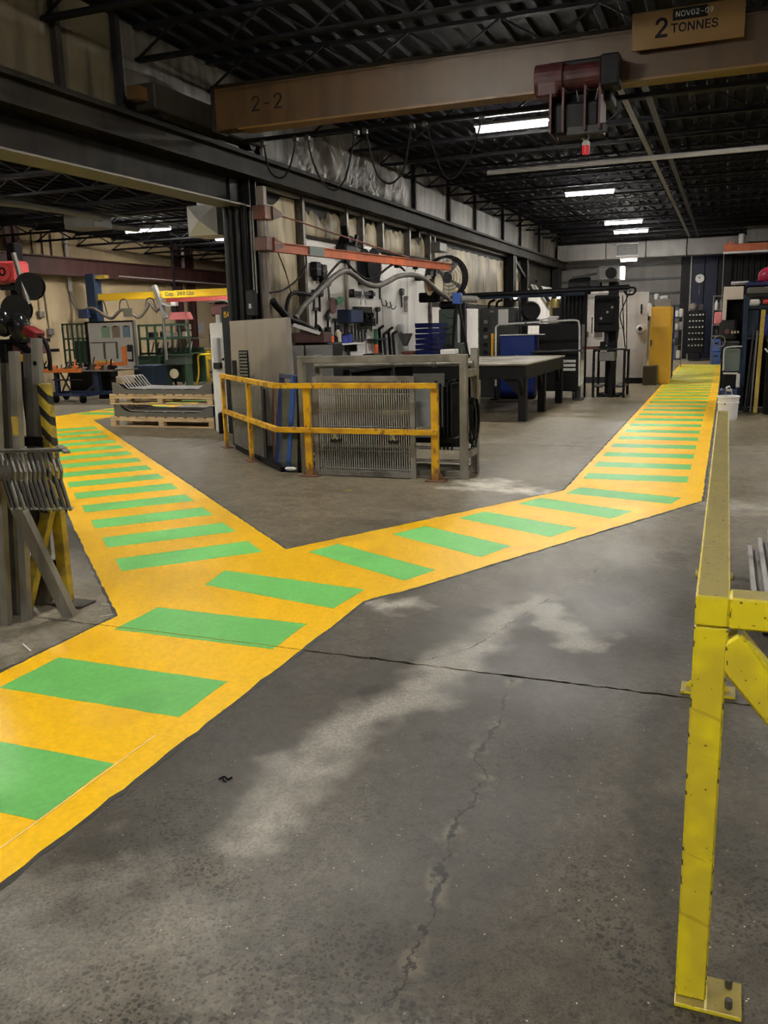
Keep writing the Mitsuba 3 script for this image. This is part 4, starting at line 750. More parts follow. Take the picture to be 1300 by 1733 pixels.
# bins, cabinet, spool, fan
mat('bin_blue', (.012, .016, .085), .38)
for k in range(6):
    y = 18.62 - .02 * (k % 2); z = 1.04 + .115 * k
    b = thing('blue_bin', ('lowest', 'second from the bottom', 'third from the bottom', 'third from the top', 'second from the top', 'topmost')[k] + ' of the stacked dark blue bins right of the tool board', 'bin')
    P = sg.Polygon([(.03, 0), (.87, 0), (1.1, .085), (1.1, .10), (.0, .10)])
    part(b, 'body', prism(P, .4, ((-6.35, y - .45, z), (0, 1, 0), (0, 0, 1))), 'bin_blue'); part(b, 'lip', bx(-6.36, -5.94, y + .56, y + .67, z + .085, z + .102, .004), 'bin_blue')
part(thing('bin_stand', 'dark stand under the stacked blue bins', 'stand'), 'box', bx(-6.45, -5.9, 18.1, 19.3, .92, 1.035, .01), 'black')
mat('machine_green', (.045, .062, .05), .5)
e = thing('green_machine_cabinet', 'dark green-grey machine cabinet behind the blue bins', 'machine cabinet')
part(e, 'body', bx(-6.235, -5.75, 19.5, 20.2, 0, 2.02, .02), 'machine_green'); part(e, 'side_strip', bx(-5.77, -5.72, 19.45, 19.5, 1.1, 1.9), 'light_grey'); part(e, 'black_top', bx(-6.24, -5.7, 19.52, 20.2, 2.02, 2.2, .05), 'black'); part(e, 'yellow_plate', bx(-6.0, -5.8, 19.47, 19.5, 1.12, 1.22), 'cream')
one('grey_bench_grinder', cat(bx(-5.72, -5.3, 18.2, 18.6, .95, 1.28, .03), lathe([(0, -.05), (.14, -.05), (.14, .05), (0, .05)], (-5.55, 18.15, 1.35), 18, (1, 0, 0))), 'machine_green', 'dark bench machine with a wheel under the black tripod legs', 'grinder')
one('machine_stand', bx(-5.75, -5.25, 18.1, 18.7, 0, .95, .02), 'black', 'black stand under the dark bench machine', 'stand')
mat('spool_gold', (.42, .22, .09), .35, .7)
w = thing('wire_spool', 'gold wire spool with pale flanges hanging below the end of the orange boom', 'wire spool')
ax_ = np.array([.99, -.12, .05]); cs = np.array([-5.82, 17.9, 2.50])
part(w, 'wire', lathe([(0, -.10), (.13, -.10), (.13, .10), (0, .10)], cs, 22, ax_), 'spool_gold', smooth=40)
for s in (-.13, .10): part(w, 'flange', lathe([(0, s), (.21, s), (.21, s + .025), (0, s + .025)], cs, 24, ax_), 'cream', smooth=40)
part(w, 'bracket', cat(bar(cs + (0, 0, 0), cs + (.0, .1, .32), .05, .03), bx(-6.2, -5.72, 18.0, 18.3, 2.15, 2.35, .02)), 'black')
f = thing('drum_fan', 'big round black drum fan behind the end of the orange boom', 'fan')
fa = np.array([.62, -.78, 0.]); fc = np.array([-6.02, 19.45, 2.72]); d_, s_2, u_ = basis(fa)
part(f, 'shell', lathe([(.44, -.14), (.48, -.14), (.48, .14), (.44, .14), (.44, -.14)], fc, 36, fa), 'black', smooth=40)
part(f, 'motor', lathe([(0, -.16), (.11, -.16), (.13, .02), (0, .06)], fc, 18, fa), 'dark_grey', smooth=40)
for r0 in (.12, .2, .28, .36, .43): part(f, 'guard_ring', tube([fc + fa * .15 + r0 * (math.cos(a) * s_2 + math.sin(a) * u_) for a in np.linspace(0, 2 * PI, 37)], .006, 5), 'dark_grey')
for k in range(4):
    a = k * PI / 2 + .4; v0, v1 = (math.cos(a) * s_2 + math.sin(a) * u_), (math.cos(a + .35) * s_2 + math.sin(a + .35) * u_)
    part(f, 'blade', trimesh.convex.convex_hull(np.array([fc + v0 * .1 + fa * .02, fc + v0 * .41 - fa * .02, fc + v1 * .41 + fa * .05, fc + v1 * .1 + fa * .05, fc + v0 * .1 + fa * .026, fc + v1 * .41 + fa * .056])), 'mid_grey')
part(f, 'wall_arm', bar(fc - fa * .1, (-6.98, 20.1, 2.75), .08, .08), 'black')
e = thing('junction_box', 'grey junction box on the wall above the drum fan', 'junction box'); part(e, 'body', bx(-7.0, -6.74, 21.25, 21.85, 3.46, 3.68, .015), 'mid_grey'); part(e, 'conduit', cyl((-6.95, 21.5, 3.68), (-6.95, 21.5, 3.84), .025, 10), 'light_grey')
t = thing('feeder_tripod', 'blue box on two black splayed legs below the end of the orange boom', 'stand')
part(t, 'blue_box', bx(-5.27, -5.10, 17.4, 17.6, 2.07, 2.30, .015), 'cabinet_blue' if False else 'blue_paint', 'blue box'); part(t, 'leg', bar((-5.22, 17.5, 2.08), (-5.40, 17.5, 0), .05, .05), 'black'); part(t, 'leg', bar((-5.16, 17.5, 2.08), (-4.95, 17.46, .99), .05, .05), 'black'); part(t, 'pipe', cyl((-5.12, 17.5, 2.18), (-4.83, 17.7, 2.16), .07, 12), 'mid_grey', 'grey pipe end')
part(t, 'cable', tube(curve([(-5.15, 17.42, 2.08), (-5.2, 17.4, 1.85), (-5.35, 17.4, 1.8), (-5.5, 17.4, 1.9)], 12), .006, 5), 'black'); part(t, 'cable', tube(curve([(-5.13, 17.42, 2.08), (-5.2, 17.4, 1.7), (-5.4, 17.4, 1.58), (-5.55, 17.4, 1.62)], 12), .006, 5), 'black')
d = thing('duct_diffuser', 'square sheet metal duct end with a pyramid face hanging left of the dark column', 'duct')
v = np.array([(-8.5, 12.9, 3.70), (-7.93, 12.9, 3.70), (-7.93, 12.9, 3.22), (-8.5, 12.9, 3.22)]); mat('duct_grey', (.42, .41, .39), .4, .3)
part(d, 'pyramid_face', trimesh.convex.convex_hull(np.vstack([v, [(-8.18, 12.72, 3.44)], v + (0, .03, 0)])), 'duct_grey'); part(d, 'box', bx(-8.5, -7.93, 12.93, 13.5, 3.22, 3.70), 'duct_grey'); part(d, 'riser', bx(-8.4, -8.05, 13.05, 13.4, 3.70, 4.55), 'duct_grey')
b = thing('white_guard_post', 'white square guard post with a dispenser tube beside the left end of the yellow fence', 'post')
part(b, 'post', bx(-7.93, -7.67, 12.45, 12.70, 0, 1.79, .01), 'white_board'); part(b, 'dispenser', cyl((-7.79, 12.42, 1.15), (-7.79, 12.42, 1.55), .06, 14), 'light_grey', smooth=40); part(b, 'holder', bx(-7.85, -7.72, 12.36, 12.45, 1.05, 1.15, .01), 'dark_grey'); part(b, 'small_label', bx(-7.72, -7.69, 12.44, 12.45, 1.18, 1.22), 'black'); part(b, 'tape_roll', cyl((-7.80, 12.55, 1.79), (-7.80, 12.55, 1.92), .05, 12), 'light_grey')
b = thing('bollard', 'short black bollard at the foot of the white guard post', 'bollard'); part(b, 'tube', cyl((-7.70, 12.28, 0), (-7.70, 12.28, .32), .055, 14), 'black', smooth=40); part(b, 'cap', lathe([(0, .32), (.055, .32), (.03, .345), (0, .35)], (-7.70, 12.28, 0), 14), 'black')
e = thing('welder_unit', 'dark welding unit lettered 50F behind the white guard post', 'welder'); part(e, 'body', bx(-7.60, -7.28, 12.30, 12.7, 0, 2.03, .02), 'dark_grey'); part(e, 'number', text('50F', .085, (-7.56, 12.30, 1.87), (1, 0, 0), (0, 0, 1), bold=True), 'amber', 'yellow lettering 50F'); part(e, 'blue_label', bx(-7.46, -7.33, 12.294, 12.30, 1.80, 1.83), 'blue_paint'); part(e, 'white_label', bx(-7.46, -7.33, 12.294, 12.30, 1.765, 1.78), 'white')
# ------------------------------------------------------------------ welding table and machines beyond it
def top_fn(p, n, uv):
    a = fbm(p.x * 1.5, p.y * 1.5, 2.0, 3); return mix((.30, .275, .23), (.16, .145, .12), smoothstep(.4, .7, a))
mat('table_top', proc(top_fn), .5); mat('table_black', (.009, .009, .009), .55, spec=.25)
t = thing('welding_table', 'massive black welding table with a pale dusty top on gusseted legs', 'table')
part(t, 'plate', bx(-5.25, -3.13, 14.65, 18.45, .955, .985, .005), 'table_top'); [part(t, 'apron', m_, 'table_black') for m_ in (bx(-5.2, -3.21, 14.70, 14.74, .72, .955), bx(-3.21, -3.16, 14.70, 18.4, .72, .955), bx(-5.22, -5.18, 14.74, 18.4, .72, .955), bx(-5.18, -3.21, 18.36, 18.4, .72, .955))]
for x in (-3.22, -5.15):
    for y in (14.78, 16.45, 18.28):
        k = part(t, 'leg', bx(x - .07, x + .07, y - .07, y + .07, 0, .80, .006), 'table_black')
        for s in (-1, 1): part(k, 'gusset', prism([(0, .73), (s * .24, .73), (0, .45)][::s], .05, ((x - .025, y + s * .07, 0), (0, 1, 0), (0, 0, 1))), 'table_black')
        if y == 14.78: part(k, 'gusset', prism([(0, .73), (.28, .73), (0, .42)], .05, ((x + (-.07 if x > -4 else .07), y - .02, 0), (-1 if x > -4 else 1, 0, 0), (0, 0, 1))), 'table_black')
mat('machine_grey', (.032, .032, .030), .5, spec=.25)
m_ = thing('control_cabinet', 'tall dark grey machine control cabinet with a pinned white sheet behind the welding table', 'control cabinet')
part(m_, 'body', bx(-5.27, -4.47, 19.6, 20.3, 0, 2.02, .015), 'machine_grey'); part(m_, 'button_panel', bx(-5.25, -5.02, 19.57, 19.6, .7, 1.85, .006), 'dark_grey')
for k in range(6): part(m_, 'button', bx(-5.18, -5.09, 19.55, 19.57, .82 + .17 * k, .90 + .17 * k, .006), 'mid_grey' if k in (0, 3, 5) else 'black')
part(m_, 'white_sheet', bx(-4.85, -4.62, 19.59, 19.60, 1.62, 1.98), 'light_grey', 'pinned white sheet'); part(m_, 'yellow_guard', bx(-4.98, -4.93, 19.45, 19.55, .95, 1.45), 'amber', 'yellow upright guard'); part(m_, 'name_plate', bx(-5.05, -4.95, 19.59, 19.6, 1.92, 1.96), 'mid_grey')
for x in np.linspace(-5.15, -4.6, 4): part(m_, 'conduit', tube(curve([(x, 19.9, 2.02), (x + .03, 19.9, 2.15), (x + .15, 19.9, 2.2)], 8), .03, 7), 'black')
mat('locker_blue', (.008, .020, .115), .45, spec=.3)
b = thing('blue_cabinet', 'bright dark-blue cabinet standing behind the welding table', 'cabinet')
part(b, 'body', bx(-4.70, -3.93, 19.15, 19.55, .06, 1.41, .01), 'locker_blue'); part(b, 'pale_edge', bx(-4.70, -3.70, 19.12, 19.2, 1.40, 1.425), 'light_grey'); part(b, 'foot', bx(-4.68, -3.95, 19.2, 19.5, 0, .06), 'black'); part(b, 'handle', bx(-4.33, -4.30, 19.13, 19.15, .9, .97, .004), 'light_grey')
p = thing('pipe_barrier', 'pale bent-pipe barrier frame in front of the blue cabinet and tool cart', 'barrier')
part(p, 'pipe', tube(np.vstack([[(-4.77, 19.05, .25)], curve([(-4.77, 19.05, 1.5), (-4.76, 19.05, 1.60), (-4.68, 19.05, 1.645)], 8), curve([(-3.08, 19.05, 1.70), (-2.97, 19.05, 1.67), (-2.94, 19.05, 1.56)], 8), [(-2.92, 19.05, .25)]]), .022, 9), 'light_grey', smooth=True)
part(p, 'cross_pipe', cyl((-3.98, 19.05, 1.03), (-2.9, 19.05, 1.06), .03, 9), 'dark_grey'); [part(p, 'foot', cat(bx(x - .08, x + .08, 18.85, 19.25, 0, .03), cyl((x, 19.05, .03), (x, 19.05, .3), .03, 8)), 'dark_grey') for x in (-4.77, -2.92)]
for x in (-4.1, -3.75): part(p, 'collar', cyl((x - .02, 19.05, 1.667 + (x + 4.1) * .034), (x + .02, 19.05, 1.668 + (x + 4.1) * .034), .03, 9), 'mid_grey')
c = thing('welding_curtain', 'black welding curtain hanging in folds behind the pipe barrier', 'curtain')
xs = np.linspace(-3.46, -2.92, 40); P = [(x, 19.75 + .03 * math.sin(x * 75)) for x in xs]; part(c, 'cloth', prism(sg.LineString(P).buffer(.006), .75, ((0, 0, 1.6), (1, 0, 0), (0, 1, 0))), 'black_soft'); part(c, 'rail', cyl((-3.5, 19.75, 2.36), (-2.85, 19.75, 2.36), .015, 7), 'mid_grey'); part(c, 'post', bx(-2.93, -2.89, 19.73, 19.77, 0, 2.4), 'black')
one('black_screen', bx(-3.92, -2.98, 19.60, 19.64, 1.07, 1.62, .008), 'black', 'flat black screen framed by the pipe barrier', 'screen')
c = thing('tool_cart', 'black tool cart with pale drawer edges under the black screen', 'tool cart')
part(c, 'body', bx(-3.86, -2.98, 19.15, 19.6, .18, .98, .012), 'black'); part(c, 'top', bx(-3.88, -2.95, 19.1, 19.62, .98, 1.02, .006), 'dark_grey')
for z in (.62, .71, .80): part(c, 'drawer', bx(-3.40, -3.02, 19.13, 19.15, z, z + .06, .004), 'light_grey')
for x in (-3.78, -3.06):
    for y in (19.2, 19.55): part(c, 'caster', cyl((x - .02, y, .09), (x + .02, y, .09), .09, 12), 'dark_grey')
for x in (-3.78, -3.06): part(c, 'caster_fork', bx(x - .03, x + .03, 19.18, 19.57, .15, .18), 'dark_grey')
s = thing('machine_shelf', 'dark shelf of machine parts between the control cabinet and the black curtain', 'shelf')
part(s, 'board', bx(-4.4, -3.45, 19.7, 20.2, 1.60, 1.64), 'dark_grey'); [part(s, 'post', bx(x, x + .04, 19.7, 19.74, 0, 2.3), 'black') for x in (-4.4, -3.49)]; part(s, 'top_rail', bx(-5.3, -2.95, 19.68, 19.76, 2.22, 2.30), 'cabinet_blue')
mat('brass', (.30, .23, .08), .35, .6)
one('round_motor', cat(lathe([(0, -.16), (.19, -.16), (.22, 0), (.19, .16), (0, .16)], (-4.18, 19.95, 1.93), 20, (.3, -1, 0)), bx(-4.35, -4.0, 19.8, 20.1, 1.64, 1.75, .02)), 'black', 'round black motor on the machine shelf', 'motor', smooth=40)
one('brass_regulator', cat(cyl((-3.62, 19.9, 1.98), (-3.62, 19.9, 2.18), .10, 14), cyl((-3.75, 19.9, 2.02), (-3.75, 19.9, 2.12), .07, 12), cyl((-3.7, 19.85, 1.64), (-3.7, 19.85, 2.0), .03, 8)), 'brass', 'dull brass regulator pair on the machine shelf', 'regulator', smooth=40)
one('silver_vise', cat(bx(-3.75, -3.55, 19.75, 19.95, 1.64, 1.80, .02), bar((-3.95, 19.8, 1.72), (-3.5, 19.8, 1.78), .03, .03)), 'light_grey', 'small silver vise in front of the brass regulator', 'vise')
one('grey_canister', cyl((-4.42, 20.0, 1.64), (-4.42, 20.0, 1.95), .07, 12), 'mid_grey', 'grey canister right of the control cabinet', 'canister', smooth=40)
mat('lamp_glow', (.7, .7, .7), .4)
for x, z, l in ((-4.47, 2.27, 'left of the two small work lights over the machines'), (-3.50, 2.25, 'right of the two small work lights over the machines')):
    w = thing('work_light', l, 'work light'); part(w, 'hood', lathe([(.05, .0), (.085, -.04), (.09, -.04), (.055, .02), (0, .02), (0, 0)], (x, 19.62, z), 14), 'dark_grey'); k = part(w, 'bulb', sphere((x, 19.62, z - .045), .04, sub=1), 'lamp_glow'); scene[k]['emitter'] = {'type': 'area', 'radiance': {'type': 'rgb', 'value': [14, 14, 13]}}; part(w, 'bracket', bx(x - .015, x + .015, 19.62, 19.69, z, z + .04), 'dark_grey')
p = thing('overhead_arm', 'long black swivel arm carrying cables above the machines toward the drill press', 'arm')
part(p, 'arm', cyl((-5.62, 19.45, 2.30), (-1.98, 19.45, 2.35), .055, 10), 'black', smooth=40); part(p, 'mast', bx(-5.68, -5.58, 19.4, 19.5, 0, 2.4), 'black')
part(p, 'cable', tube(curve([(-1.98, 19.45, 2.35), (-1.86, 19.45, 2.32), (-1.88, 19.45, 2.22), (-2.02, 19.45, 2.2), (-2.08, 19.45, 2.28)], 20), .022, 7), 'black', smooth=True); part(p, 'drop_cable', tube(curve([(-1.95, 19.45, 2.3), (-2.1, 19.5, 1.95), (-2.17, 19.6, 1.75), (-2.10, 19.7, 1.45), (-2.06, 19.8, 1.08)], 20), .012, 6), 'black', smooth=True); part(p, 'drop_cable', cyl((-2.03, 19.45, 2.3), (-2.03, 19.8, 1.07), .01, 6), 'black')
# white partition panels
mat('panel_grey', proc(dusty((.40, .375, .355), (.26, .235, .21), .9, .5)), .55)
w = thing('white_partition', 'pair of smudged off-white partition panels behind the drill press', 'partition')
part(w, 'panel', bx(-3.64, -2.86, 24.5, 24.56, .08, 2.46, .008), 'panel_grey'); part(w, 'panel', bx(-2.85, -1.98, 24.5, 24.56, .0, 2.40, .008), 'panel_grey'); part(w, 'head_strip', bx(-3.62, -2.88, 24.48, 24.5, 2.28, 2.40), 'mid_grey'); part(w, 'plinth', bx(-3.62, -3.0, 24.46, 24.56, 0, .16), 'dark_grey'); part(w, 'switch', bx(-3.63, -3.53, 24.44, 24.5, 1.25, 1.40, .01), 'disc_brown'); part(w, 'notice', bx(-3.38, -3.16, 24.48, 24.5, 1.24, 1.52), 'mast_brown'); part(w, 'slot', bx(-2.18, -2.14, 24.48, 24.5, 1.83, 2.08), 'black'); part(w, 'dispenser_cap', lathe([(0, 0), (.14, 0), (.10, .06), (0, .08)], (-2.15, 24.5, 1.42), 18, (0, -1, 0)), 'light_grey', smooth=40); part(w, 'dispenser_hole', cyl((-2.17, 24.40, 1.44), (-2.17, 24.43, 1.44), .05, 10), 'black'); part(w, 'bracket', bx(-2.55, -1.98, 24.3, 24.5, .02, .14), 'black')
d = thing('drill_press', 'tall black floor drill press in front of the off-white partition', 'drill press')
cx, cy = -2.40, 20.15
part(d, 'pedestal', cat(cyl((cx, cy, .05), (cx, cy, .85), .12, 16), bx(cx - .25, cx + .25, cy - .3, cy + .3, 0, .06, .01)), 'black', smooth=40); part(d, 'column', bx(cx - .10, cx + .10, cy + .05, cy + .28, .85, 2.55, .01), 'black')
part(d, 'head', cat(bx(cx - .36, cx + .14, cy - .25, cy + .1, 1.42, 2.22, .03), bx(cx - .28, cx + .06, cy - .3, cy - .2, 1.6, 2.1, .02)), 'black_soft'); part(d, 'spindle', cyl((cx - .1, cy - .1, 1.14), (cx - .1, cy - .1, 1.42), .05, 12), 'dark_grey')
for a in (0, 2.1, 4.2): part(d, 'lever', bar((cx + .16, cy - .1, 1.5), (cx + .16, cy - .1 + .26 * math.cos(a), 1.5 + .26 * math.sin(a)), .02, .02), 'dark_grey')
for z in (1.95, 1.85, 1.72): part(d, 'dial', cyl((cx - .12 + (z - 1.8), cy - .31, z), (cx - .12 + (z - 1.8), cy - .29, z), .03, 10), 'mid_grey')
part(d, 'pulley_housing', bx(cx - .32, cx + .16, cy - .25, cy + .35, 2.50, 2.84, .05), 'mid_grey'); part(d, 'pulley_cover', cyl((cx - .02, cy - .27, 2.68), (cx - .02, cy - .25, 2.68), .12, 18), 'black'); part(d, 'motor', cyl((cx - .95, cy, 2.42), (cx - .50, cy, 2.44), .19, 18), 'black', smooth=40); part(d, 'motor_bracket', cat(bx(cx - .55, cx - .25, cy - .1, cy + .1, 2.40, 2.55, .02), bar((cx - .9, cy, 2.62), (cx - .3, cy, 2.7), .08, .05)), 'dark_grey')
part(d, 'switch_rod', cat(cyl((cx - .42, cy - .1, 1.4), (cx - .42, cy - .1, 1.75), .012, 6), cyl((cx + .28, cy - .1, 1.3), (cx + .22, cy - .1, 2.2), .012, 6)), 'black')
for k_ in ('glare_panel',):
    k = part(d, k_, bx(cx + .17, cx + .24, cy - .20, cy + .1, 2.54, 2.82, .008), 'lamp_glow', 'white side panel glowing like a reflected lamp'); scene[k]['emitter'] = {'type': 'area', 'radiance': {'type': 'rgb', 'value': [5, 5, 5]}}  # glow stands in for a lamp reflection on the drill head
t = thing('drill_table', 'dark tubular work table around the drill press pedestal with a grey tray under it', 'work table')
part(t, 'top', cat(bx(-2.74, -2.03, 19.72, 19.98, 1.03, 1.07, .006)), 'dark_grey'); part(t, 'side_arm', bx(-2.98, -2.6, 19.75, 19.85, 1.06, 1.12, .01), 'disc_brown')
for x in (-2.72, -2.06, -2.33):
    for y in ((19.74,) if x == -2.33 else (19.74, 20.55)): part(t, 'leg', bx(x - .025, x + .025, y - .025, y + .025, 0, 1.03), 'black')
[part(t, 'top_rail', bx(x, x + .04, 19.74, 20.57, 1.0, 1.03), 'black') for x in (-2.74, -2.08)]; [part(t, 'lower_shelf', bx(a, b_, 19.72, 20.57, .22, .25), 'dark_grey') for a, b_ in ((-2.74, -2.54), (-2.26, -2.04))]; part(t, 'tray', bx(-2.60, -2.28, 19.68, 20.0, .80, 1.0, .01), 'mid_grey', 'grey tray')
one('drill_vise', cat(bx(-2.66, -2.30, 19.75, 19.95, 1.07, 1.12, .01), bx(-2.60, -2.50, 19.75, 19.95, 1.12, 1.22, .01), bx(-2.42, -2.34, 19.75, 19.95, 1.12, 1.20, .01)), 'black', 'black vise on the drill press table', 'vise')
mat('cabinet_yellow', proc(dusty((.62, .34, .012), (.50, .27, .02), .7, .5)), .4)
c = thing('yellow_cabinet', 'tall yellow steel cabinet at the left edge of the far walkway', 'cabinet')
part(c, 'body', bx(-1.89, -1.37, 24.02, 24.9, 0, 1.99, .01), 'cabinet_yellow'); part(c, 'door', bx(-1.87, -1.39, 24.0, 24.02, .05, 1.95, .005), 'cabinet_yellow'); part(c, 'handle', bx(-1.86, -1.83, 23.97, 24.0, 1.0, 1.15, .004), 'dark_grey')
one('grey_carton', bx(-1.80, -1.40, 24.2, 24.7, 1.99, 2.18, .01), 'mid_grey', 'grey box on top of the yellow cabinet', 'box')
mat('carton_brown', (.055, .042, .02), .7)
one('brown_carton', bx(-1.99, -1.64, 23.6, 23.97, 0, .50, .01), 'carton_brown', 'dark brown box on the floor in front of the yellow cabinet', 'box')
t = thing('hanging_pad', 'white oval pad hung on the left edge of the yellow cabinet', 'pad'); part(t, 'pad', lathe([(0, 0), (.17, 0), (.17, .03), (0, .03)], (-1.92, 23.95, 1.92), 20, (.96, -.28, .08)), 'white'); part(t, 'strap', bx(-1.95, -1.90, 23.96, 24.02, 1.65, 1.78, .01), 'black')
one('silver_machine_part', cat(bx(-1.85, -1.75, 24.5, 24.7, 2.18, 2.34, .02), bx(-1.7, -1.5, 24.4, 24.7, 2.18, 2.28, .03)), 'light_grey', 'silver machine part on the grey box', 'machine part')
c = thing('blue_locker', 'narrow dark blue locker edge behind the yellow cabinet', 'locker'); part(c, 'body', bx(-1.9, -1.43, 26.0, 26.6, 0, 2.05, .01), 'blue_dark'); part(c, 'door', bx(-1.43, -1.41, 26.02, 26.58, .06, 2.0, .004), 'locker_blue'); part(c, 'latch', bx(-1.41, -1.39, 26.05, 26.1, 1.05, 1.12), 'light_grey')
mat('pale_pink', (.45, .13, .13), .5)
# ------------------------------------------------------------------ far end and right-hand racks
mat('duct_far', proc(dusty((.12, .113, .106), (.07, .065, .06), 1.2, .6)), .5)
d = thing('ventilation_duct', 'wide grey sheet metal duct along the top of the far wall with a grille', 'duct')
for a, b_ in ((-6.9, -4.9), (-4.88, -3.3), (-3.28, -1.7), (-1.68, .6)): part(d, 'section', bx(a, b_, 38.2, 39.0, 4.18, 4.84, .02), 'duct_far')
g_ = part(d, 'grille', bx(-4.42, -3.62, 38.16, 38.2, 4.28, 4.74), 'dark_grey', 'dark grille'); 
for z in np.arange(4.33, 4.72, .065): part(g_, 'slat', bx(-4.38, -3.66, 38.14, 38.16, z, z + .03), 'mid_grey')
for z in (4.26, 4.73): part(g_, 'edge', bx(-4.46, -3.58, 38.13, 38.17, z, z + .05), 'light_grey')
for x in (-6, -2.5, .3): part(d, 'hanger', bx(x - .02, x + .02, 38.5, 38.55, 4.84, 5.38), 'joist')
o = thing('orange_beam', 'orange steel beam jutting in from the right near the far wall', 'beam')
part(o, 'beam', bx(-.30, 8.0, 37.0, 37.3, 4.16, 4.44, .01), 'jib_orange'); part(o, 'lower_edge', bx(-.30, 8.0, 36.97, 37.0, 4.08, 4.16), 'light_grey'); part(o, 'ribs', cat(*[bx(x, x + .05, 36.96, 37.0, 4.40, 4.52 + .04 * (k % 2)) for k, x in enumerate((-.25, -.1, .02))]), 'jib_orange'); part(o, 'white_cylinder', cyl((.33, 37.1, 4.44), (.33, 37.1, 4.80), .11, 14), 'light_grey', 'pale cylinder', smooth=40); part(o, 'upper_plate', bx(.5, 8.0, 37.2, 37.25, 4.5, 5.1), 'duct_far'); part(o, 'cord', cyl((-.27, 36.98, 4.1), (-.25, 36.98, 1.0), .012, 5), 'mid_grey')
c = thing('wall_clock', 'round white wall clock on the dark navy panel at the far end', 'clock')
cc = np.array([-1.19, 39.78, 3.32]); part(c, 'face', lathe([(0, 0), (.19, 0), (.19, .03), (0, .03)], cc, 28, (0, -1, 0)), 'light_grey'); part(c, 'rim', tube([cc + (.195 * math.cos(a), -.03, .195 * math.sin(a)) for a in np.linspace(0, 2 * PI, 33)], .02, 6), 'dark_grey')
part(c, 'hand', bar(cc + (0, -.035, 0), cc + (-.07, -.035, .08), .02, .006, (0, 1, 0)), 'black'); part(c, 'hand', bar(cc + (0, -.038, 0), cc + (.04, -.038, .15), .014, .006, (0, 1, 0)), 'black'); part(c, 'cord', cyl(cc + (.0, .02, -.20), cc + (0, .02, -.65), .012, 5), 'mid_grey')
part('wall_far', 'pale_notice', bx(-1.48, -1.1, 39.8, 39.83, 2.2, 2.62), 'navy_dark')
k = thing('drawer_cabinet', 'black wheeled cabinet with six rows of bright drawer handles at the far end', 'drawer cabinet')
part(k, 'body', bx(-1.50, -.86, 37.6, 38.2, .30, 1.98, .01), 'black')
for r_ in range(6):
    for c_ in range(5):
        x, z = -1.42 + .123 * c_, .62 + .24 * r_
        q = part(k, 'drawer', bx(x - .052, x + .052, 37.58, 37.6, z - .08, z + .11), 'black_soft'); part(q, 'handle', bx(x - .03, x + .03, 37.555, 37.58, z - .02, z + .02), 'bright_steel')
part(k, 'base_box', bx(-1.44, -.98, 37.5, 38.1, .05, .30), 'black_soft')
one('cloth_bundle', (lambda m: (m.apply_translation((-1.33, 37.9, 2.14)), m)[1])(trimesh.creation.icosphere(2, .17).apply_scale((1.0, .8, .95))), 'mast_brown', 'tan bundle on the left of the drawer cabinet top', 'bundle', smooth=True)
one('dark_box', bx(-1.12, -.92, 37.7, 38.1, 1.98, 2.24, .02), 'dark_grey', 'dark box on the right of the drawer cabinet top', 'box')
s = thing('far_trolley', 'narrow trolley of silver parts between the blue locker and the drawer cabinet', 'trolley')
[part(s, 'post', bx(x, x + .03, 33, 33.03, 0, 2.0), 'mid_grey') for x in (-1.80, -1.50)]
for z in (.25, .75, 1.25, 1.7): part(s, 'shelf', bx(-1.8, -1.47, 33, 33.4, z, z + .03), 'dark_grey')
for x, z, m in ((-1.72, 1.73, 'white'), (-1.56, 1.73, 'light_grey'), (-1.7, 1.28, 'light_grey'), (-1.55, 1.28, 'mid_grey'), (-1.66, .78, 'dark_grey'), (-1.6, .28, 'light_grey')): part(s, 'load', bx(x - .07, x + .07, 33.05, 33.3, z, z + .3 - .06 * (x < -1.65), .03), m)
for k_, z in enumerate((.0, .46)): b = thing('blue_crate', ('lower', 'upper')[k_] + ' of two blue crates stacked right of the far end of the walkway', 'crate'); part(b, 'body', bx(-.50, -.18, 34.6, 35.1, z, z + .44, .015), 'blue_paint'); part(b, 'lip', bx(-.52, -.16, 34.58, 35.12, z + .40, z + .445), 'blue_paint'); part(b, 'handhold', bx(-.40, -.28, 34.57, 34.6, z + .28, z + .33), 'black')
s = thing('far_shelf_unit', 'grey open shelf unit above the blue crates at the far right', 'shelf unit')
[part(s, 'post', bx(x, x + .03, 35.2, 35.23, 0, 2.5), 'mid_grey') for x in (-.55, -.16)]
for z in (1.0, 1.4, 1.95, 2.45): part(s, 'shelf', bx(-.55, -.13, 35.2, 35.6, z, z + .03), 'mid_grey')
one('pink_tub', bx(-.48, -.18, 35.15, 35.5, 1.43, 1.90, .05), 'pale_pink', 'pinkish red tub on the far shelf unit', 'tub')
for x, z, h, m, l in ((-.42, 1.98, .35, 'light_grey', 'pale bottle, left on the upper far shelf'), (-.25, 1.98, .42, 'mid_grey', 'grey bottle, right on the upper far shelf'), (-.35, 1.03, .28, 'dark_grey', 'dark jar on the lower far shelf')): one('bottle', lathe([(0, 0), (.07, 0), (.07, h * .7), (.03, h * .85), (.03, h), (0, h)], (x, 35.35, z), 14), m, l, 'bottle', smooth=40)
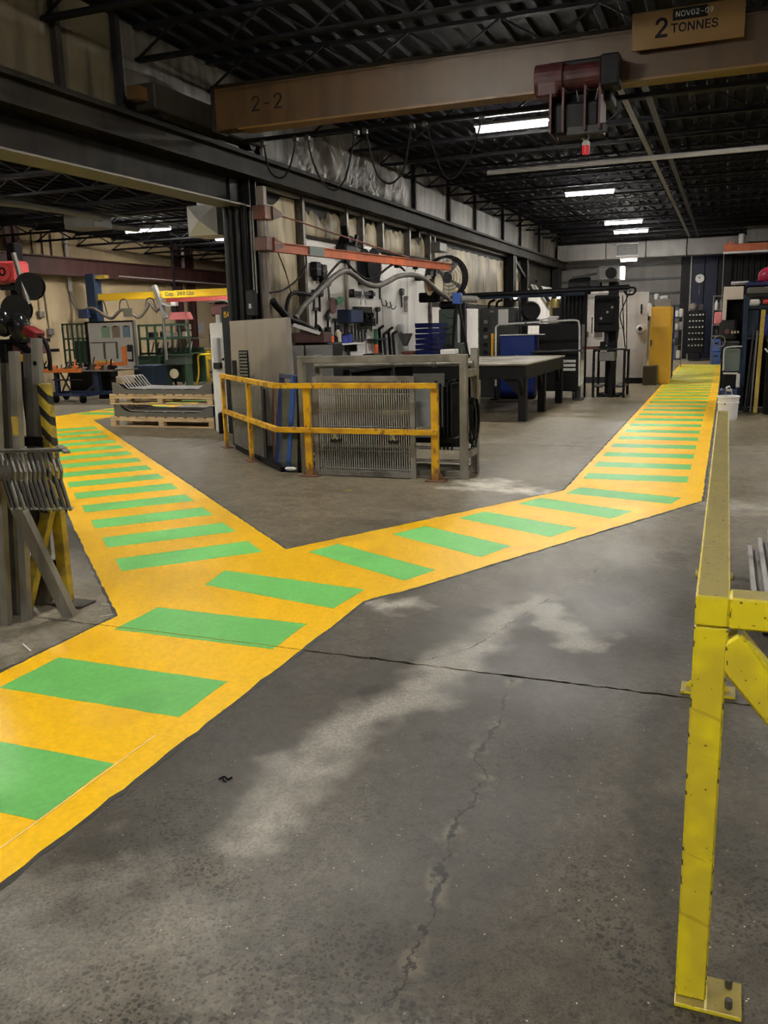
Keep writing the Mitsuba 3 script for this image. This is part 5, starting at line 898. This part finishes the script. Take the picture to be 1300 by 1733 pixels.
# right-hand rack and what stands before it
r = thing('blue_rack', 'blue steel pallet rack at the right edge behind the bucket', 'storage rack')
for x in (.30, 1.9):
    for y in (17.05, 18.2): part(r, 'upright', bx(x - .05, x + .04, y - .04, y + .04, 0, 2.02, .005), 'cabinet_blue')
for z in (1.86, 1.32): part(r, 'shelf', bx(.26, 1.95, 17.02, 18.25, z - .05, z, .005), 'cabinet_blue')
for k, (x0, x1, z0, z1, m, n_, l) in enumerate(((.32, .52, 1.32, 1.80, 'cabinet_blue', 'storage_box', 'dark blue box on the middle shelf of the blue rack'), (.56, .95, 1.32, 1.7, 'blue_plastic', 'storage_box', 'blue box right of the dark blue one in the rack'), (.30, 1.0, 2.06, 2.18, 'mid_grey', 'grey_case', 'flat grey case on top of the blue rack'), (.27, .62, 2.20, 2.27, 'bin_blue', 'blue_tray', 'purple blue tray lying on the grey case'))):
    one(n_, bx(x0, x1, 17.05, 17.6, z0, z1, .015), m, l, 'case' if 'case' in n_ else 'tray' if 'tray' in n_ else 'box')
part(r, 'back_panel', bx(.35, 1.85, 17.62, 17.66, .02, 1.27), 'black_soft')  # black panel added so the space behind the bars and timber goes dark
part(r, 'top_shelf', bx(.26, 1.95, 17.02, 18.25, 2.01, 2.06), 'dark_grey')
one('white_foam_block', bx(.33, .52, 17.0, 17.3, 1.86, 1.97, .03), 'white', 'bright white block on the upper shelf of the blue rack', 'block')
one('pink_roll', cyl((.56, 17.1, 1.92), (1.0, 17.1, 1.93), .05, 12), 'red_pink', 'pink roll beside the bright white block', 'roll', smooth=40)
mat('crimson', (.38, .015, .05), .45)
one('red_helmet', cat((lambda m: (m.apply_translation((.66, 17.3, 2.38)), m)[1])(trimesh.creation.icosphere(3, .2).apply_scale((1, .8, .75))), bx(.44, .56, 17.2, 17.4, 2.275, 2.32, .02)), 'crimson', 'round crimson object on top of the blue rack', 'helmet', smooth=40)
one('pale_board', bx(.02, .32, 17.35, 18.0, 2.26, 2.30, .01), 'light_grey', 'pale board sticking out over the cream frame', 'board')
m_ = thing('cream_frame', 'cream painted machine frame with an L-shaped face left of the blue rack', 'machine frame')
mat('cream_paint', (.66, .58, .51), .5)
part(m_, 'top_face', bx(-.10, .24, 17.2, 17.26, 1.98, 2.21, .006), 'cream_paint'); part(m_, 'left_leg', bx(-.10, -.03, 17.2, 17.26, 1.62, 1.98, .006), 'cream_paint'); part(m_, 'side', bx(-.10, -.06, 17.26, 18.1, 1.62, 2.21), 'cream_paint'); part(m_, 'top', bx(-.10, .24, 17.26, 18.1, 2.18, 2.21), 'cream_paint'); part(m_, 'dark_interior', bx(-.02, .24, 17.6, 18.0, .5, 1.98), 'black'); part(m_, 'lower_body', bx(-.08, .24, 17.4, 18.1, 0, 1.62, .02), 'black_soft')
e = thing('milling_head', 'dark machine head with handwheels under the cream frame', 'machine')
part(e, 'body', cat(bx(-.14, .16, 17.0, 17.4, 1.25, 1.62, .05), bx(-.08, .22, 16.95, 17.4, 1.05, 1.25, .03)), 'dark_grey'); part(e, 'handwheel', tube([(-.12 + .1 * math.cos(a), 16.95, 1.25 + .1 * math.sin(a)) for a in np.linspace(0, 2 * PI, 17)], .014, 6), 'mid_grey'); part(e, 'knob', cyl((.0, 16.93, 1.42), (.0, 17.0, 1.42), .045, 12), 'disc_brown')
for x in (.08, .13, .18): part(e, 'bright_bolt', cyl((x, 16.9, 1.40), (x, 16.97, 1.42), .018, 8), 'bright_steel')
part(e, 'column', bx(-.05, .2, 17.05, 17.4, .2, 1.05, .02), 'black')
t = thing('folding_cart', 'grey panel cart with a bent tube handle right of the walkway', 'cart')
part(t, 'panel', bx(-.02, .24, 16.75, 16.8, .72, 1.12, .01), 'grey_green'); part(t, 'handle', tube(curve([(-.03, 16.72, .74), (-.03, 16.72, 1.08), (.03, 16.72, 1.15), (.26, 16.72, 1.16)], 16), .014, 7), 'light_grey', smooth=True); [part(t, 'leg', bx(x, x + .03, 16.72, 16.75, 0, .74), 'dark_grey') for x in (-.03, .22)]
b = thing('dark_cabinet_box', 'open black box with pale edges under the grey panel cart', 'box'); part(b, 'body', bx(-.02, .20, 16.5, 16.9, .45, .70, .01), 'black'); part(b, 'pale_edge', cat(bx(-.03, .21, 16.47, 16.5, .69, .72), bx(.19, .25, 16.47, 16.5, .46, .70)), 'light_grey')
b = thing('blue_tote', 'dark blue tote with a pale lid handle behind the white bucket', 'tote'); part(b, 'body', bx(-.06, .23, 16.2, 16.7, 0, .44, .02), 'blue_dark'); part(b, 'handle', bx(.03, .14, 16.18, 16.24, .41, .45, .01), 'light_grey'); part(b, 'print', bx(.03, .13, 16.19, 16.2, .10, .13), 'light_grey')
b = thing('white_bucket', 'white plastic bucket with its wire handle up beside the end of the guard rail', 'bucket')
bc = np.array([.08, 15.5, 0]); part(b, 'pail', lathe([(0, .004), (.145, .0), (.15, .02), (.168, .36), (.182, .365), (.182, .39), (.17, .395), (.165, .37), (.147, .03), (0, .02)], bc, 32), 'white', smooth=35)
part(b, 'collar', lathe([(.162, .27), (.176, .275), (.176, .29), (.163, .295)], bc, 32), 'white'); part(b, 'handle', tube(curve([(bc[0] - .06, 15.33, .36), (bc[0] - .05, 15.42, .46), (bc[0] - .02, 15.5, .54), (bc[0] + .02, 15.55, .52), (bc[0] + .06, 15.62, .38)], 20), .006, 6), 'bright_steel'); part(b, 'grip', cyl((bc[0] - .045, 15.46, .525), (bc[0] - .0, 15.53, .545), .016, 8), 'white'); part(b, 'spot', cyl((bc[0] - .05, 15.330, .27), (bc[0] - .05, 15.34, .27), .014, 8), 'mid_grey')
for k, (xb, xt, zt, m, l) in enumerate(((.36, .44, 1.45, 'dark_grey', 'dark bar leaning on the blue rack, leftmost'), (.40, .48, 1.30, 'black', 'black bar leaning second on the blue rack'), (.46, .50, 1.42, 'mid_grey', 'grey bar leaning beside the yellow timber'))): one('leaning_bar', bar((xb, 16.75, 0), (xt, 16.98, zt), .05, .03), m, l, 'bar')
one('yellow_timber', bar((.535, 16.62, 0), (.575, 16.92, 1.78), .07, .05, (0, 1, 0), .004), 'ochre', 'long dull yellow timber leaning upright at the right edge', 'timber')
d = thing('steel_drum', 'tall black drum with a pale chain at the right edge', 'drum'); part(d, 'barrel', lathe([(0, 0), (.40, 0), (.40, 1.0), (.41, 1.02), (.40, 1.04), (.40, 1.5), (.38, 1.52), (0, 1.52)], (1.05, 16.56, 0), 32), 'black', smooth=35); part(d, 'chain', tube(curve([(.63, 16.55, 1.12), (.74, 16.25, 1.02), (.92, 16.14, .98), (1.2, 16.12, 1.0)], 16), .016, 6), 'light_grey'); part(d, 'band', lathe([(.395, 1.24), (.415, 1.25), (.415, 1.28), (.395, 1.29)], (1.05, 16.56, 0), 32), 'dark_grey')

# ------------------------------------------------------------------ the low bay on the left
t = thing('maroon_runway', 'maroon crane runway beam along the cream block wall of the left bay', 'crane runway')
part(t, 'beam', ibeam((-17.58, 4, 3.56), (-17.58, 36, 3.56), .50, .26, .035, .03), 'maroon')
part(t, 'pale_cable', cyl((-17.42, 22.5, 3.38), (-17.42, 30, 3.34), .02, 6), 'light_grey')
for y in (18.75, 26.25, 27.05): c = thing('maroon_column', {18.75: 'dark maroon column at the left end of the cream block wall', 26.25: 'left of the paired maroon columns on the cream block wall', 27.05: 'right of the paired maroon columns on the cream block wall'}[y], 'column'); part(c, 'shaft', ibeam((-17.87, y, 0), (-17.87, y, 4.55), .26, .26, .03, .02, (0, 1, 0)), 'maroon'); part(c, 'base_plate', bx(-18.0, -17.7, y - .2, y + .2, 0, .03), 'maroon')
for k, y in enumerate((19.1, 19.55, 19.95, 20.3)): one('wall_conduit', cyl((-17.96, y, 3.8), (-17.96, y, 4.5), .02, 6), 'maroon', ('first', 'second', 'third', 'fourth')[k] + ' thin conduit from the left above the maroon runway', 'conduit')
for y, l in ((20.85, 'pale vent pipe on the cream wall near its left end'), (26.7, 'pale vent pipe between the paired maroon columns')): v_ = thing('vent_pipe', l, 'pipe'); part(v_, 'pipe', cyl((-17.9, y, 2.9 if y < 22 else 3.8), (-17.9, y, 4.55), .06, 10), 'light_grey', smooth=40); part(v_, 'collar', cyl((-17.9, y, 4.2), (-17.9, y, 4.24), .08, 10), 'mid_grey')
for pts, l in ([[(-17.97, 19.6, 3.2), (-17.97, 19.6, 2.33)], 'short brown conduit and switch on the cream wall'], [[(-17.97, 19.82, 3.25), (-17.97, 19.9, 1.85)], 'long brown conduit and grey box on the cream wall']):
    v_ = thing('switch_conduit', l, 'conduit'); part(v_, 'conduit', cyl(*pts, .018, 6), 'mast_brown'); x, y, z = pts[1]; part(v_, 'box', bx(x - .02, x + .08, y - .1, y + .1, z - .18, z, .01), 'mast_brown' if z > 2 else 'mid_grey')
d = thing('bay_duct', 'grey round duct with bends under the roof of the left bay', 'duct')
part(d, 'pipe', tube(curve([(-12.6, 12.0, 4.08), (-12.55, 13.0, 4.08), (-12.45, 13.6, 4.08), (-12.47, 15.5, 4.08), (-13.2, 16.55, 4.08), (-13.28, 17.2, 4.08), (-13.2, 17.9, 4.08)], 30), .075, 10), 'mid_grey', smooth=True); part(d, 'plenum', bx(-13.4, -12.6, 15.6, 16.2, 3.88, 4.19, .02), 'mid_grey')
j = thing('yellow_jib', 'yellow jib beam lettered Cap. 260 Lbs on a dark blue column in the left bay', 'jib crane')
mat('jib_yellow', (.66, .42, .02), .45)
part(j, 'column', bx(-17.35, -17.03, 20.85, 21.15, 0, 3.36, .01), 'cabinet_blue', 'dark blue column'); part(j, 'head', bx(-17.05, -16.7, 20.9, 21.1, 3.22, 3.32), 'ochre'); part(j, 'beam', bx(-17.1, -11.8, 20.96, 21.06, 2.62, 2.80, .004), 'jib_yellow'); part(j, 'flange', bx(-17.1, -11.8, 20.9, 21.12, 2.60, 2.625), 'jib_yellow'); part(j, 'lettering', text('Cap.  260 Lbs', .105, (-14.72, 20.96, 2.66), (1, 0, 0), (0, 0, 1), bold=True), 'dark_steel', 'dark lettering Cap. 260 Lbs'); part(j, 'base_plate', bx(-17.5, -16.9, 20.7, 21.3, 0, .03), 'black')
part(j, 'control_box', bx(-17.55, -17.2, 20.65, 20.85, 2.12, 2.38, .02), 'blue_dark')
h = thing('bay_festoon', 'brown hose looped under the yellow jib beam', 'hose')
part(h, 'hose', tube(curve([(-18.0 + .06, 20.9, 3.40), (-17.95, 20.9, 2.75), (-17.8, 20.9, 2.47), (-17.55, 20.8, 2.34), (-17.1, 20.75, 2.40), (-16.82, 20.8, 2.24), (-16.52, 20.85, 2.10), (-16.18, 20.85, 2.32), (-15.95, 20.85, 2.28), (-15.59, 20.85, 2.10), (-15.3, 20.85, 2.32), (-15.18, 20.85, 2.5), (-15.0, 20.85, 2.28), (-14.85, 20.85, 2.32)], 70), .045, 8), 'mast_brown', smooth=True)
for x in (-16.9, -16.1, -15.2): part(h, 'thin_loop', tube(curve([(x - .18, 20.9, 2.28), (x - .12, 20.9, 2.55), (x, 20.9, 2.62), (x + .12, 20.9, 2.55), (x + .2, 20.9, 2.2)], 14), .018, 6), 'dark_steel', smooth=True)
one('number_plate', bx(-16.05, -15.75, 20.78, 20.80, 2.12, 2.36), 'olive_grey', 'small olive plate hanging among the hose loops', 'plate')
a = thing('lift_arm', 'grey balancing arm hanging from the yellow jib beam', 'arm'); part(a, 'arm', bar((-14.95, 20.8, 2.95), (-14.62, 20.8, 2.05), .13, .10), 'mid_grey'); part(a, 'post', cyl((-14.72, 20.8, .9), (-14.72, 20.8, 2.1), .04, 8), 'mid_grey'); part(a, 'handle', bar((-14.7, 20.75, 2.45), (-14.3, 20.75, 2.34), .05, .05), 'light_grey'); part(a, 'black_grip', bx(-14.40, -14.22, 20.7, 20.85, 2.08, 2.40, .03), 'black'); part(a, 'white_cap', bx(-14.38, -14.22, 20.69, 20.86, 2.36, 2.48, .02), 'white')
one('pink_hood', prism([(-.30, 0), (.30, 0), (.22, .2), (-.22, .2)], .3, ((-14.10, 20.9, 2.0), (1, 0, 0), (0, 0, 1))), 'pale_pink', 'small pink hood hung right of the grey balancing arm', 'hood')
r = thing('bay_red_hoist', 'dark maroon hoist body at the right of the left bay under the yellow beam', 'hoist'); part(r, 'body', bx(-14.6, -13.95, 23.0, 23.4, 2.1, 2.45, .06), 'maroon'); part(r, 'cable', tube(curve([(-14.6, 23, 2.5), (-14.1, 23, 2.55), (-13.8, 23, 2.40), (-13.5, 23, 2.15), (-13.2, 23, 2.12), (-12.9, 23, 2.45)], 20), .035, 7), 'dark_steel', smooth=True); part(r, 'trolley', bx(-14.45, -14.1, 23.05, 23.3, 2.45, 2.58, .01), 'black')
mat('red_beam', (.26, .04, .035), .5)
q_ = thing('red_rail', 'dull red rail under the yellow jib beam at the right of the left bay', 'rail'); part(q_, 'rail', bx(-16.2, -12.0, 23.1, 23.22, 2.57, 2.70), 'red_beam')
for x in (-15.9, -12.2): part(q_, 'hanger', bx(x - .03, x + .03, 23.14, 23.18, 2.7, 4.62), 'black')
mat('board_grey', (.50, .49, .46), .5)
b = thing('display_board', 'light grey display board with three coloured sheets in the left bay', 'board')
part(b, 'panel', bx(-16.3, -14.78, 19.5, 19.54, .70, 1.97, .008), 'board_grey'); part(b, 'post', bx(-16.36, -16.28, 19.48, 19.56, 0, 2.0), 'black'); part(b, 'post', bx(-14.80, -14.74, 19.48, 19.56, 0, 2.0), 'mid_grey'); part(b, 'top_edge', bx(-16.3, -14.78, 19.47, 19.55, 1.96, 2.0), 'black')
mat('paper_green', (.22, .34, .24), .7); mat('paper_tan', (.24, .19, .15), .7); mat('paper_blue', (.17, .26, .34), .7)
for x0, x1, m in ((-15.82, -15.57, 'paper_green'), (-15.47, -15.23, 'paper_tan'), (-15.12, -14.90, 'paper_blue')): part(b, 'sheet', bx(x0, x1, 19.485, 19.5, 1.56, 1.86), m); part(b, 'clip', bx((x0 + x1) / 2 - .05, (x0 + x1) / 2 + .05, 19.47, 19.485, 1.84, 1.87), 'black')
part(b, 'lower_frame', cat(bx(-16.2, -15.35, 19.46, 19.5, 1.42, 1.45), bx(-15.38, -15.34, 19.46, 19.5, 1.0, 1.45), bx(-15.8, -15.76, 19.46, 19.5, 1.0, 1.45)), 'mid_grey'); part(b, 'phone', bx(-15.02, -14.84, 19.45, 19.5, .92, 1.36, .02), 'dark_grey'); part(b, 'phone_sheet', bx(-15.0, -14.86, 19.44, 19.45, .98, 1.18), 'light_grey')
w = thing('yellow_black_winch', 'black unit with yellow caps on a stand below the display board', 'winch'); part(w, 'body', bx(-15.45, -14.95, 18.6, 18.95, .55, .88, .04), 'black'); part(w, 'stand', bx(-15.4, -15.0, 18.62, 18.9, 0, .55, .02), 'black')
for x in (-15.35, -15.15, -15.0): part(w, 'cap', lathe([(0, 0), (.09, 0), (.07, .12), (0, .14)], (x, 18.7, .86), 12), 'ochre')
mat('rack_green', (.022, .050, .030), .5)
c = thing('green_crate', 'dark green lattice crate left of the display board', 'crate')
gx = np.linspace(-17.25, -16.42, 6); part(c, 'frame', cat([bx(x - .02, x + .02, 19.6, 19.64, .85, 1.97) for x in gx] + [bx(-17.27, -16.4, 19.6, 19.64, z - .02, z + .02) for z in (.9, 1.25, 1.55, 1.95)]), 'rack_green'); part(c, 'frame', cat([bx(x - .02, x + .02, 20.2, 20.24, .85, 1.97) for x in gx] + [bx(-17.27, -16.4, 20.2, 20.24, z - .02, z + .02) for z in (.9, 1.25, 1.95)]), 'rack_green'); part(c, 'load', bx(-17.1, -16.6, 19.8, 20.1, .9, 1.5, .03), 'rack_green'); part(c, 'stand', bx(-17.2, -16.45, 19.65, 20.2, 0, .85), 'black')
r = thing('green_rack', 'dark green rack crowded with parts behind the pallets', 'storage rack')
for x in np.linspace(-16.5, -14.75, 7): part(r, 'post', bx(x - .025, x + .025, 22.0, 22.05, .15, 1.90), 'rack_green')
for z in (.3, 1.05, 1.5, 1.88): part(r, 'rail', bx(-16.52, -14.73, 21.98, 22.06, z - .03, z + .03), 'rack_green')
part(r, 'back', bx(-16.5, -14.75, 22.8, 22.85, .15, 1.2), 'rack_green'); part(r, 'shelf', bx(-16.5, -14.75, 22.05, 22.8, 1.02, 1.05), 'rack_green'); part(r, 'shelf', bx(-16.5, -14.75, 22.05, 22.8, 1.46, 1.49), 'rack_green')
for k in range(10): part(r, 'rod', bar((-16.4 + .17 * k, 22.2, 1.05), (-16.36 + .17 * k, 22.3, 1.38), .03, .03), 'dark_steel' if k % 3 else 'light_grey')
for x, z in ((-16.2, 1.52), (-15.5, 1.52), (-15.0, 1.52), (-15.0, 1.72), (-15.7, 1.53)): part(r, 'part_box', bx(x - .12, x + .12, 22.1, 22.4, z, z + .16, .02), 'black' if x < -15.6 else 'mast_brown')
for x0, x1, z0, z1, l in ((-16.4, -15.55, .60, 1.0, 'left green bin in front of the green rack'), (-15.4, -14.62, .72, 1.03, 'right dark bin in front of the green rack')): b = thing('green_bin', l, 'bin'); part(b, 'body', bx(x0, x1, 21.6, 21.95, z0, z1, .02), 'rack_green' if x0 < -16 else 'machine_green'); part(b, 'lip', bx(x0 - .03, x1 + .03, 21.57, 21.97, z1 - .04, z1), 'rack_green'); [part(b, 'leg', bx(x, x + .06, 21.6, 21.9, 0, z0), 'rack_green') for x in (x0, x1 - .06)]
g_ = thing('round_gauge', 'round cream gauge on a short stand below the right dark bin', 'gauge'); part(g_, 'dial', lathe([(0, 0), (.14, 0), (.14, .06), (0, .08)], (-14.98, 21.52, .48), 18, (0, -1, 0)), 'cream'); part(g_, 'stand', bx(-15.0, -14.96, 21.53, 21.57, 0, .48), 'black')
b = thing('yellow_bench', 'yellow workbench against the wall at the right of the left bay', 'workbench'); part(b, 'apron', bx(-15.5, -13.6, 24.0, 24.05, .78, 1.10), 'jib_yellow'); part(b, 'top', bx(-15.52, -13.6, 23.95, 24.8, 1.10, 1.14), 'mast_brown'); [part(b, 'leg', bx(x, x + .08, 24, 24.08, 0, .8), 'jib_yellow') for x in (-15.5, -14.2)]; part(b, 'shelf', bx(-15.5, -13.6, 24.05, 24.7, .35, .40), 'blue_dark')
one('yellow_guard_tube', tube(curve([(-14.2, 22.6, .98), (-14.75, 22.6, .98), (-14.86, 22.6, .9), (-14.88, 22.6, .4), (-15.0, 22.6, .05)], 20), .035, 8), 'jib_yellow', 'bent yellow guard tube in front of the yellow workbench', 'guard', smooth=True)
one('wall_poster', bx(-17.98, -17.96, 28.2, 28.8, 1.2, 1.75), 'dark_grey', 'dark poster on the wall above the yellow workbench', 'poster'); one('wall_paper', bx(-17.99, -17.975, 27.5, 27.9, 1.6, 2.0), 'light_grey', 'white paper on the wall left of the dark poster', 'paper')
c = thing('orange_cart', 'wheeled cart with an orange deck and dark blue legs in the left bay', 'cart')
mat('cart_orange', (.62, .17, .035), .45)
part(c, 'deck_rail', bx(-16.3, -14.88, 17.40, 17.46, .74, .84, .006), 'cart_orange'); part(c, 'deck_rail', bx(-14.9, -13.88, 17.9, 17.96, .88, .96, .006), 'cart_orange'); part(c, 'deck', bx(-16.3, -13.9, 17.46, 18.4, .76, .80), 'mast_brown'); part(c, 'orange_post', bx(-13.98, -13.88, 17.9, 17.98, .96, 1.35, .006), 'cart_orange'); part(c, 'column', bar((-14.62, 17.7, .76), (-14.60, 17.7, .22), .12, .12, (0, 1, 0)), 'cabinet_blue'); part(c, 'column', bar((-15.9, 17.7, .76), (-15.9, 17.7, .22), .10, .10, (0, 1, 0)), 'cabinet_blue'); part(c, 'strut', bar((-14.62, 17.7, .5), (-15.0, 17.7, .24), .05, .05), 'cabinet_blue'); part(c, 'chassis', cat(bar((-16.2, 17.3, .20), (-14.5, 17.3, .20), .06, .06), bar((-16.2, 18.2, .20), (-14.5, 18.2, .20), .06, .06), bar((-14.6, 17.2, .20), (-14.6, 18.3, .20), .06, .06), bar((-16.0, 17.2, .20), (-16.0, 18.3, .20), .06, .06)), 'blue_dark')
for x, y in ((-15.6, 17.25), (-14.75, 17.25), (-14.5, 18.2), (-16.1, 18.2)): k = part(c, 'caster', cyl((x - .03, y, .10), (x + .03, y, .10), .10, 14), 'black'); part(k, 'fork', bx(x - .045, x + .045, y - .05, y + .05, .14, .20), 'dark_grey')
part(c, 'cross_leg', cat(bar((-15.6, 17.5, .74), (-15.3, 17.5, .24), .03, .03), bar((-15.3, 17.5, .74), (-15.6, 17.5, .24), .03, .03), bar((-15.95, 17.6, .55), (-15.0, 17.6, .55), .03, .03)), 'dark_grey')
for k in range(16):
    x = -16.2 + .14 * k; hh = rng.uniform(.06, .30); m = ('black', 'dark_steel', 'cart_orange', 'dark_grey', 'mast_brown')[k % 5]
    one('fixture_part', cat(bx(x - .05, x + .05, 17.55, 17.7, .80, .80 + hh * .5, .01), bar((x, 17.6, .80 + hh * .4), (x + rng.uniform(-.08, .08), 17.65, .84 + hh), .03, .03)), m, ORD[k] + ' from the left of the small fixtures crowded on the orange cart', 'fixture', 'fixtures on the orange cart')
one('blue_machine_base', cat(bx(-14.2, -13.6, 18.6, 19.2, .0, .85, .02), bx(-14.25, -13.55, 18.55, 19.25, 0, .06)), 'cabinet_blue', 'dark blue machine base right of the orange cart', 'machine base')
h = thing('cart_hose', 'black hose arching down to the left end of the orange cart', 'hose'); part(h, 'hose', tube(curve([(-16.45, 17.2, 1.55), (-16.15, 17.2, 1.55), (-15.95, 17.2, 1.35), (-15.95, 17.3, .9)], 18), .05, 8), 'black', smooth=True); part(h, 'boom', bar((-17.6, 17.3, 1.28), (-15.4, 17.3, 1.30), .07, .07), 'black'); part(h, 'stand', bx(-16.6, -16.5, 17.25, 17.35, 0, 1.6), 'black')
# pallets of bent racks
def wood_fn(p, n, uv):
    g_ = fbm(p.x * 3, p.y * 20, p.z * 40, 3); return mix((.50, .36, .20), (.33, .22, .11), smoothstep(.35, .7, g_))
mat('wood', proc(wood_fn), .7)
mat('rack_steel', (.105, .10, .085), .45)
for lev, z in enumerate((0.0, .405)):
    P_ = thing('pallet', ('lower' if lev == 0 else 'upper') + ' of two wooden pallets stacked left of the white guard post', 'pallet')
    px0, px1, py0, py1 = -10.42 + .02 * lev, -8.22, 12.86, 13.9
    for y in (py0, (py0 + py1) / 2 - .05, py1 - .1):
        part(P_, 'bottom_board', bx(px0, px1, y, y + .1, z, z + .022), 'wood')
        for x in (px0, (px0 + px1) / 2 - .06, px1 - .12): part(P_, 'block', bx(x + .005, x + .115, y + .002, y + .098, z + .022, z + .105), 'wood')
    part(P_, 'stringer', bx(px0, px1, py0, py0 + .03, z + .105, z + .165), 'wood'); part(P_, 'stringer', bx(px0, px1, py1 - .03, py1, z + .105, z + .165), 'wood')
    for k in range(11): x = px0 + (px1 - px0 - .15) * k / 10; part(P_, 'deck_board', bx(x, x + .15, py0, py1, z + .165, z + .185), 'wood')
    R_ = thing('bent_rod_tray', ('lower' if lev == 0 else 'upper') + ' grey steel tray of bent rods lying on the ' + ('lower' if lev == 0 else 'upper') + ' pallet', 'tray'); zz = z + .185
    S = [(-1.05, 0), (1.05, 0), (1.05, .19), (1.0, .205), (.92, .18), (.80, .10), (.68, .075), (-.68, .075), (-.80, .10), (-.95, .195), (-1.05, .21)]
    for y in (12.92, 13.72): part(R_, 'end_plate', prism(S, .02, ((-9.30, y, zz), (1, 0, 0), (0, 0, 1))), 'rack_steel')
    for y in (13.1, 13.28, 13.46, 13.6): part(R_, 'inner_plate', prism([(a, b_ * (.8 if lev else .98)) for a, b_ in S], .015, ((-9.30, y, zz), (1, 0, 0), (0, 0, 1))), 'black')
    for k in range(9):
        y = 12.98 + .085 * k; up = .30 if lev else .205; part(R_, 'rod', tube(curve([(-10.30, y, zz + up), (-10.22, y, zz + up - .02), (-10.08, y, zz + .12), (-9.95, y, zz + .095), (-9.2, y, zz + .09), (-8.6, y, zz + .095), (-8.45, y, zz + .11)], 24), .011, 6), 'light_grey', smooth=True)
    for x in (-9.7, -9.3, -8.9): part(R_, 'cross_rod', cyl((x, 12.94, zz + .08), (x, 13.74, zz + .08), .010, 6), 'light_grey')
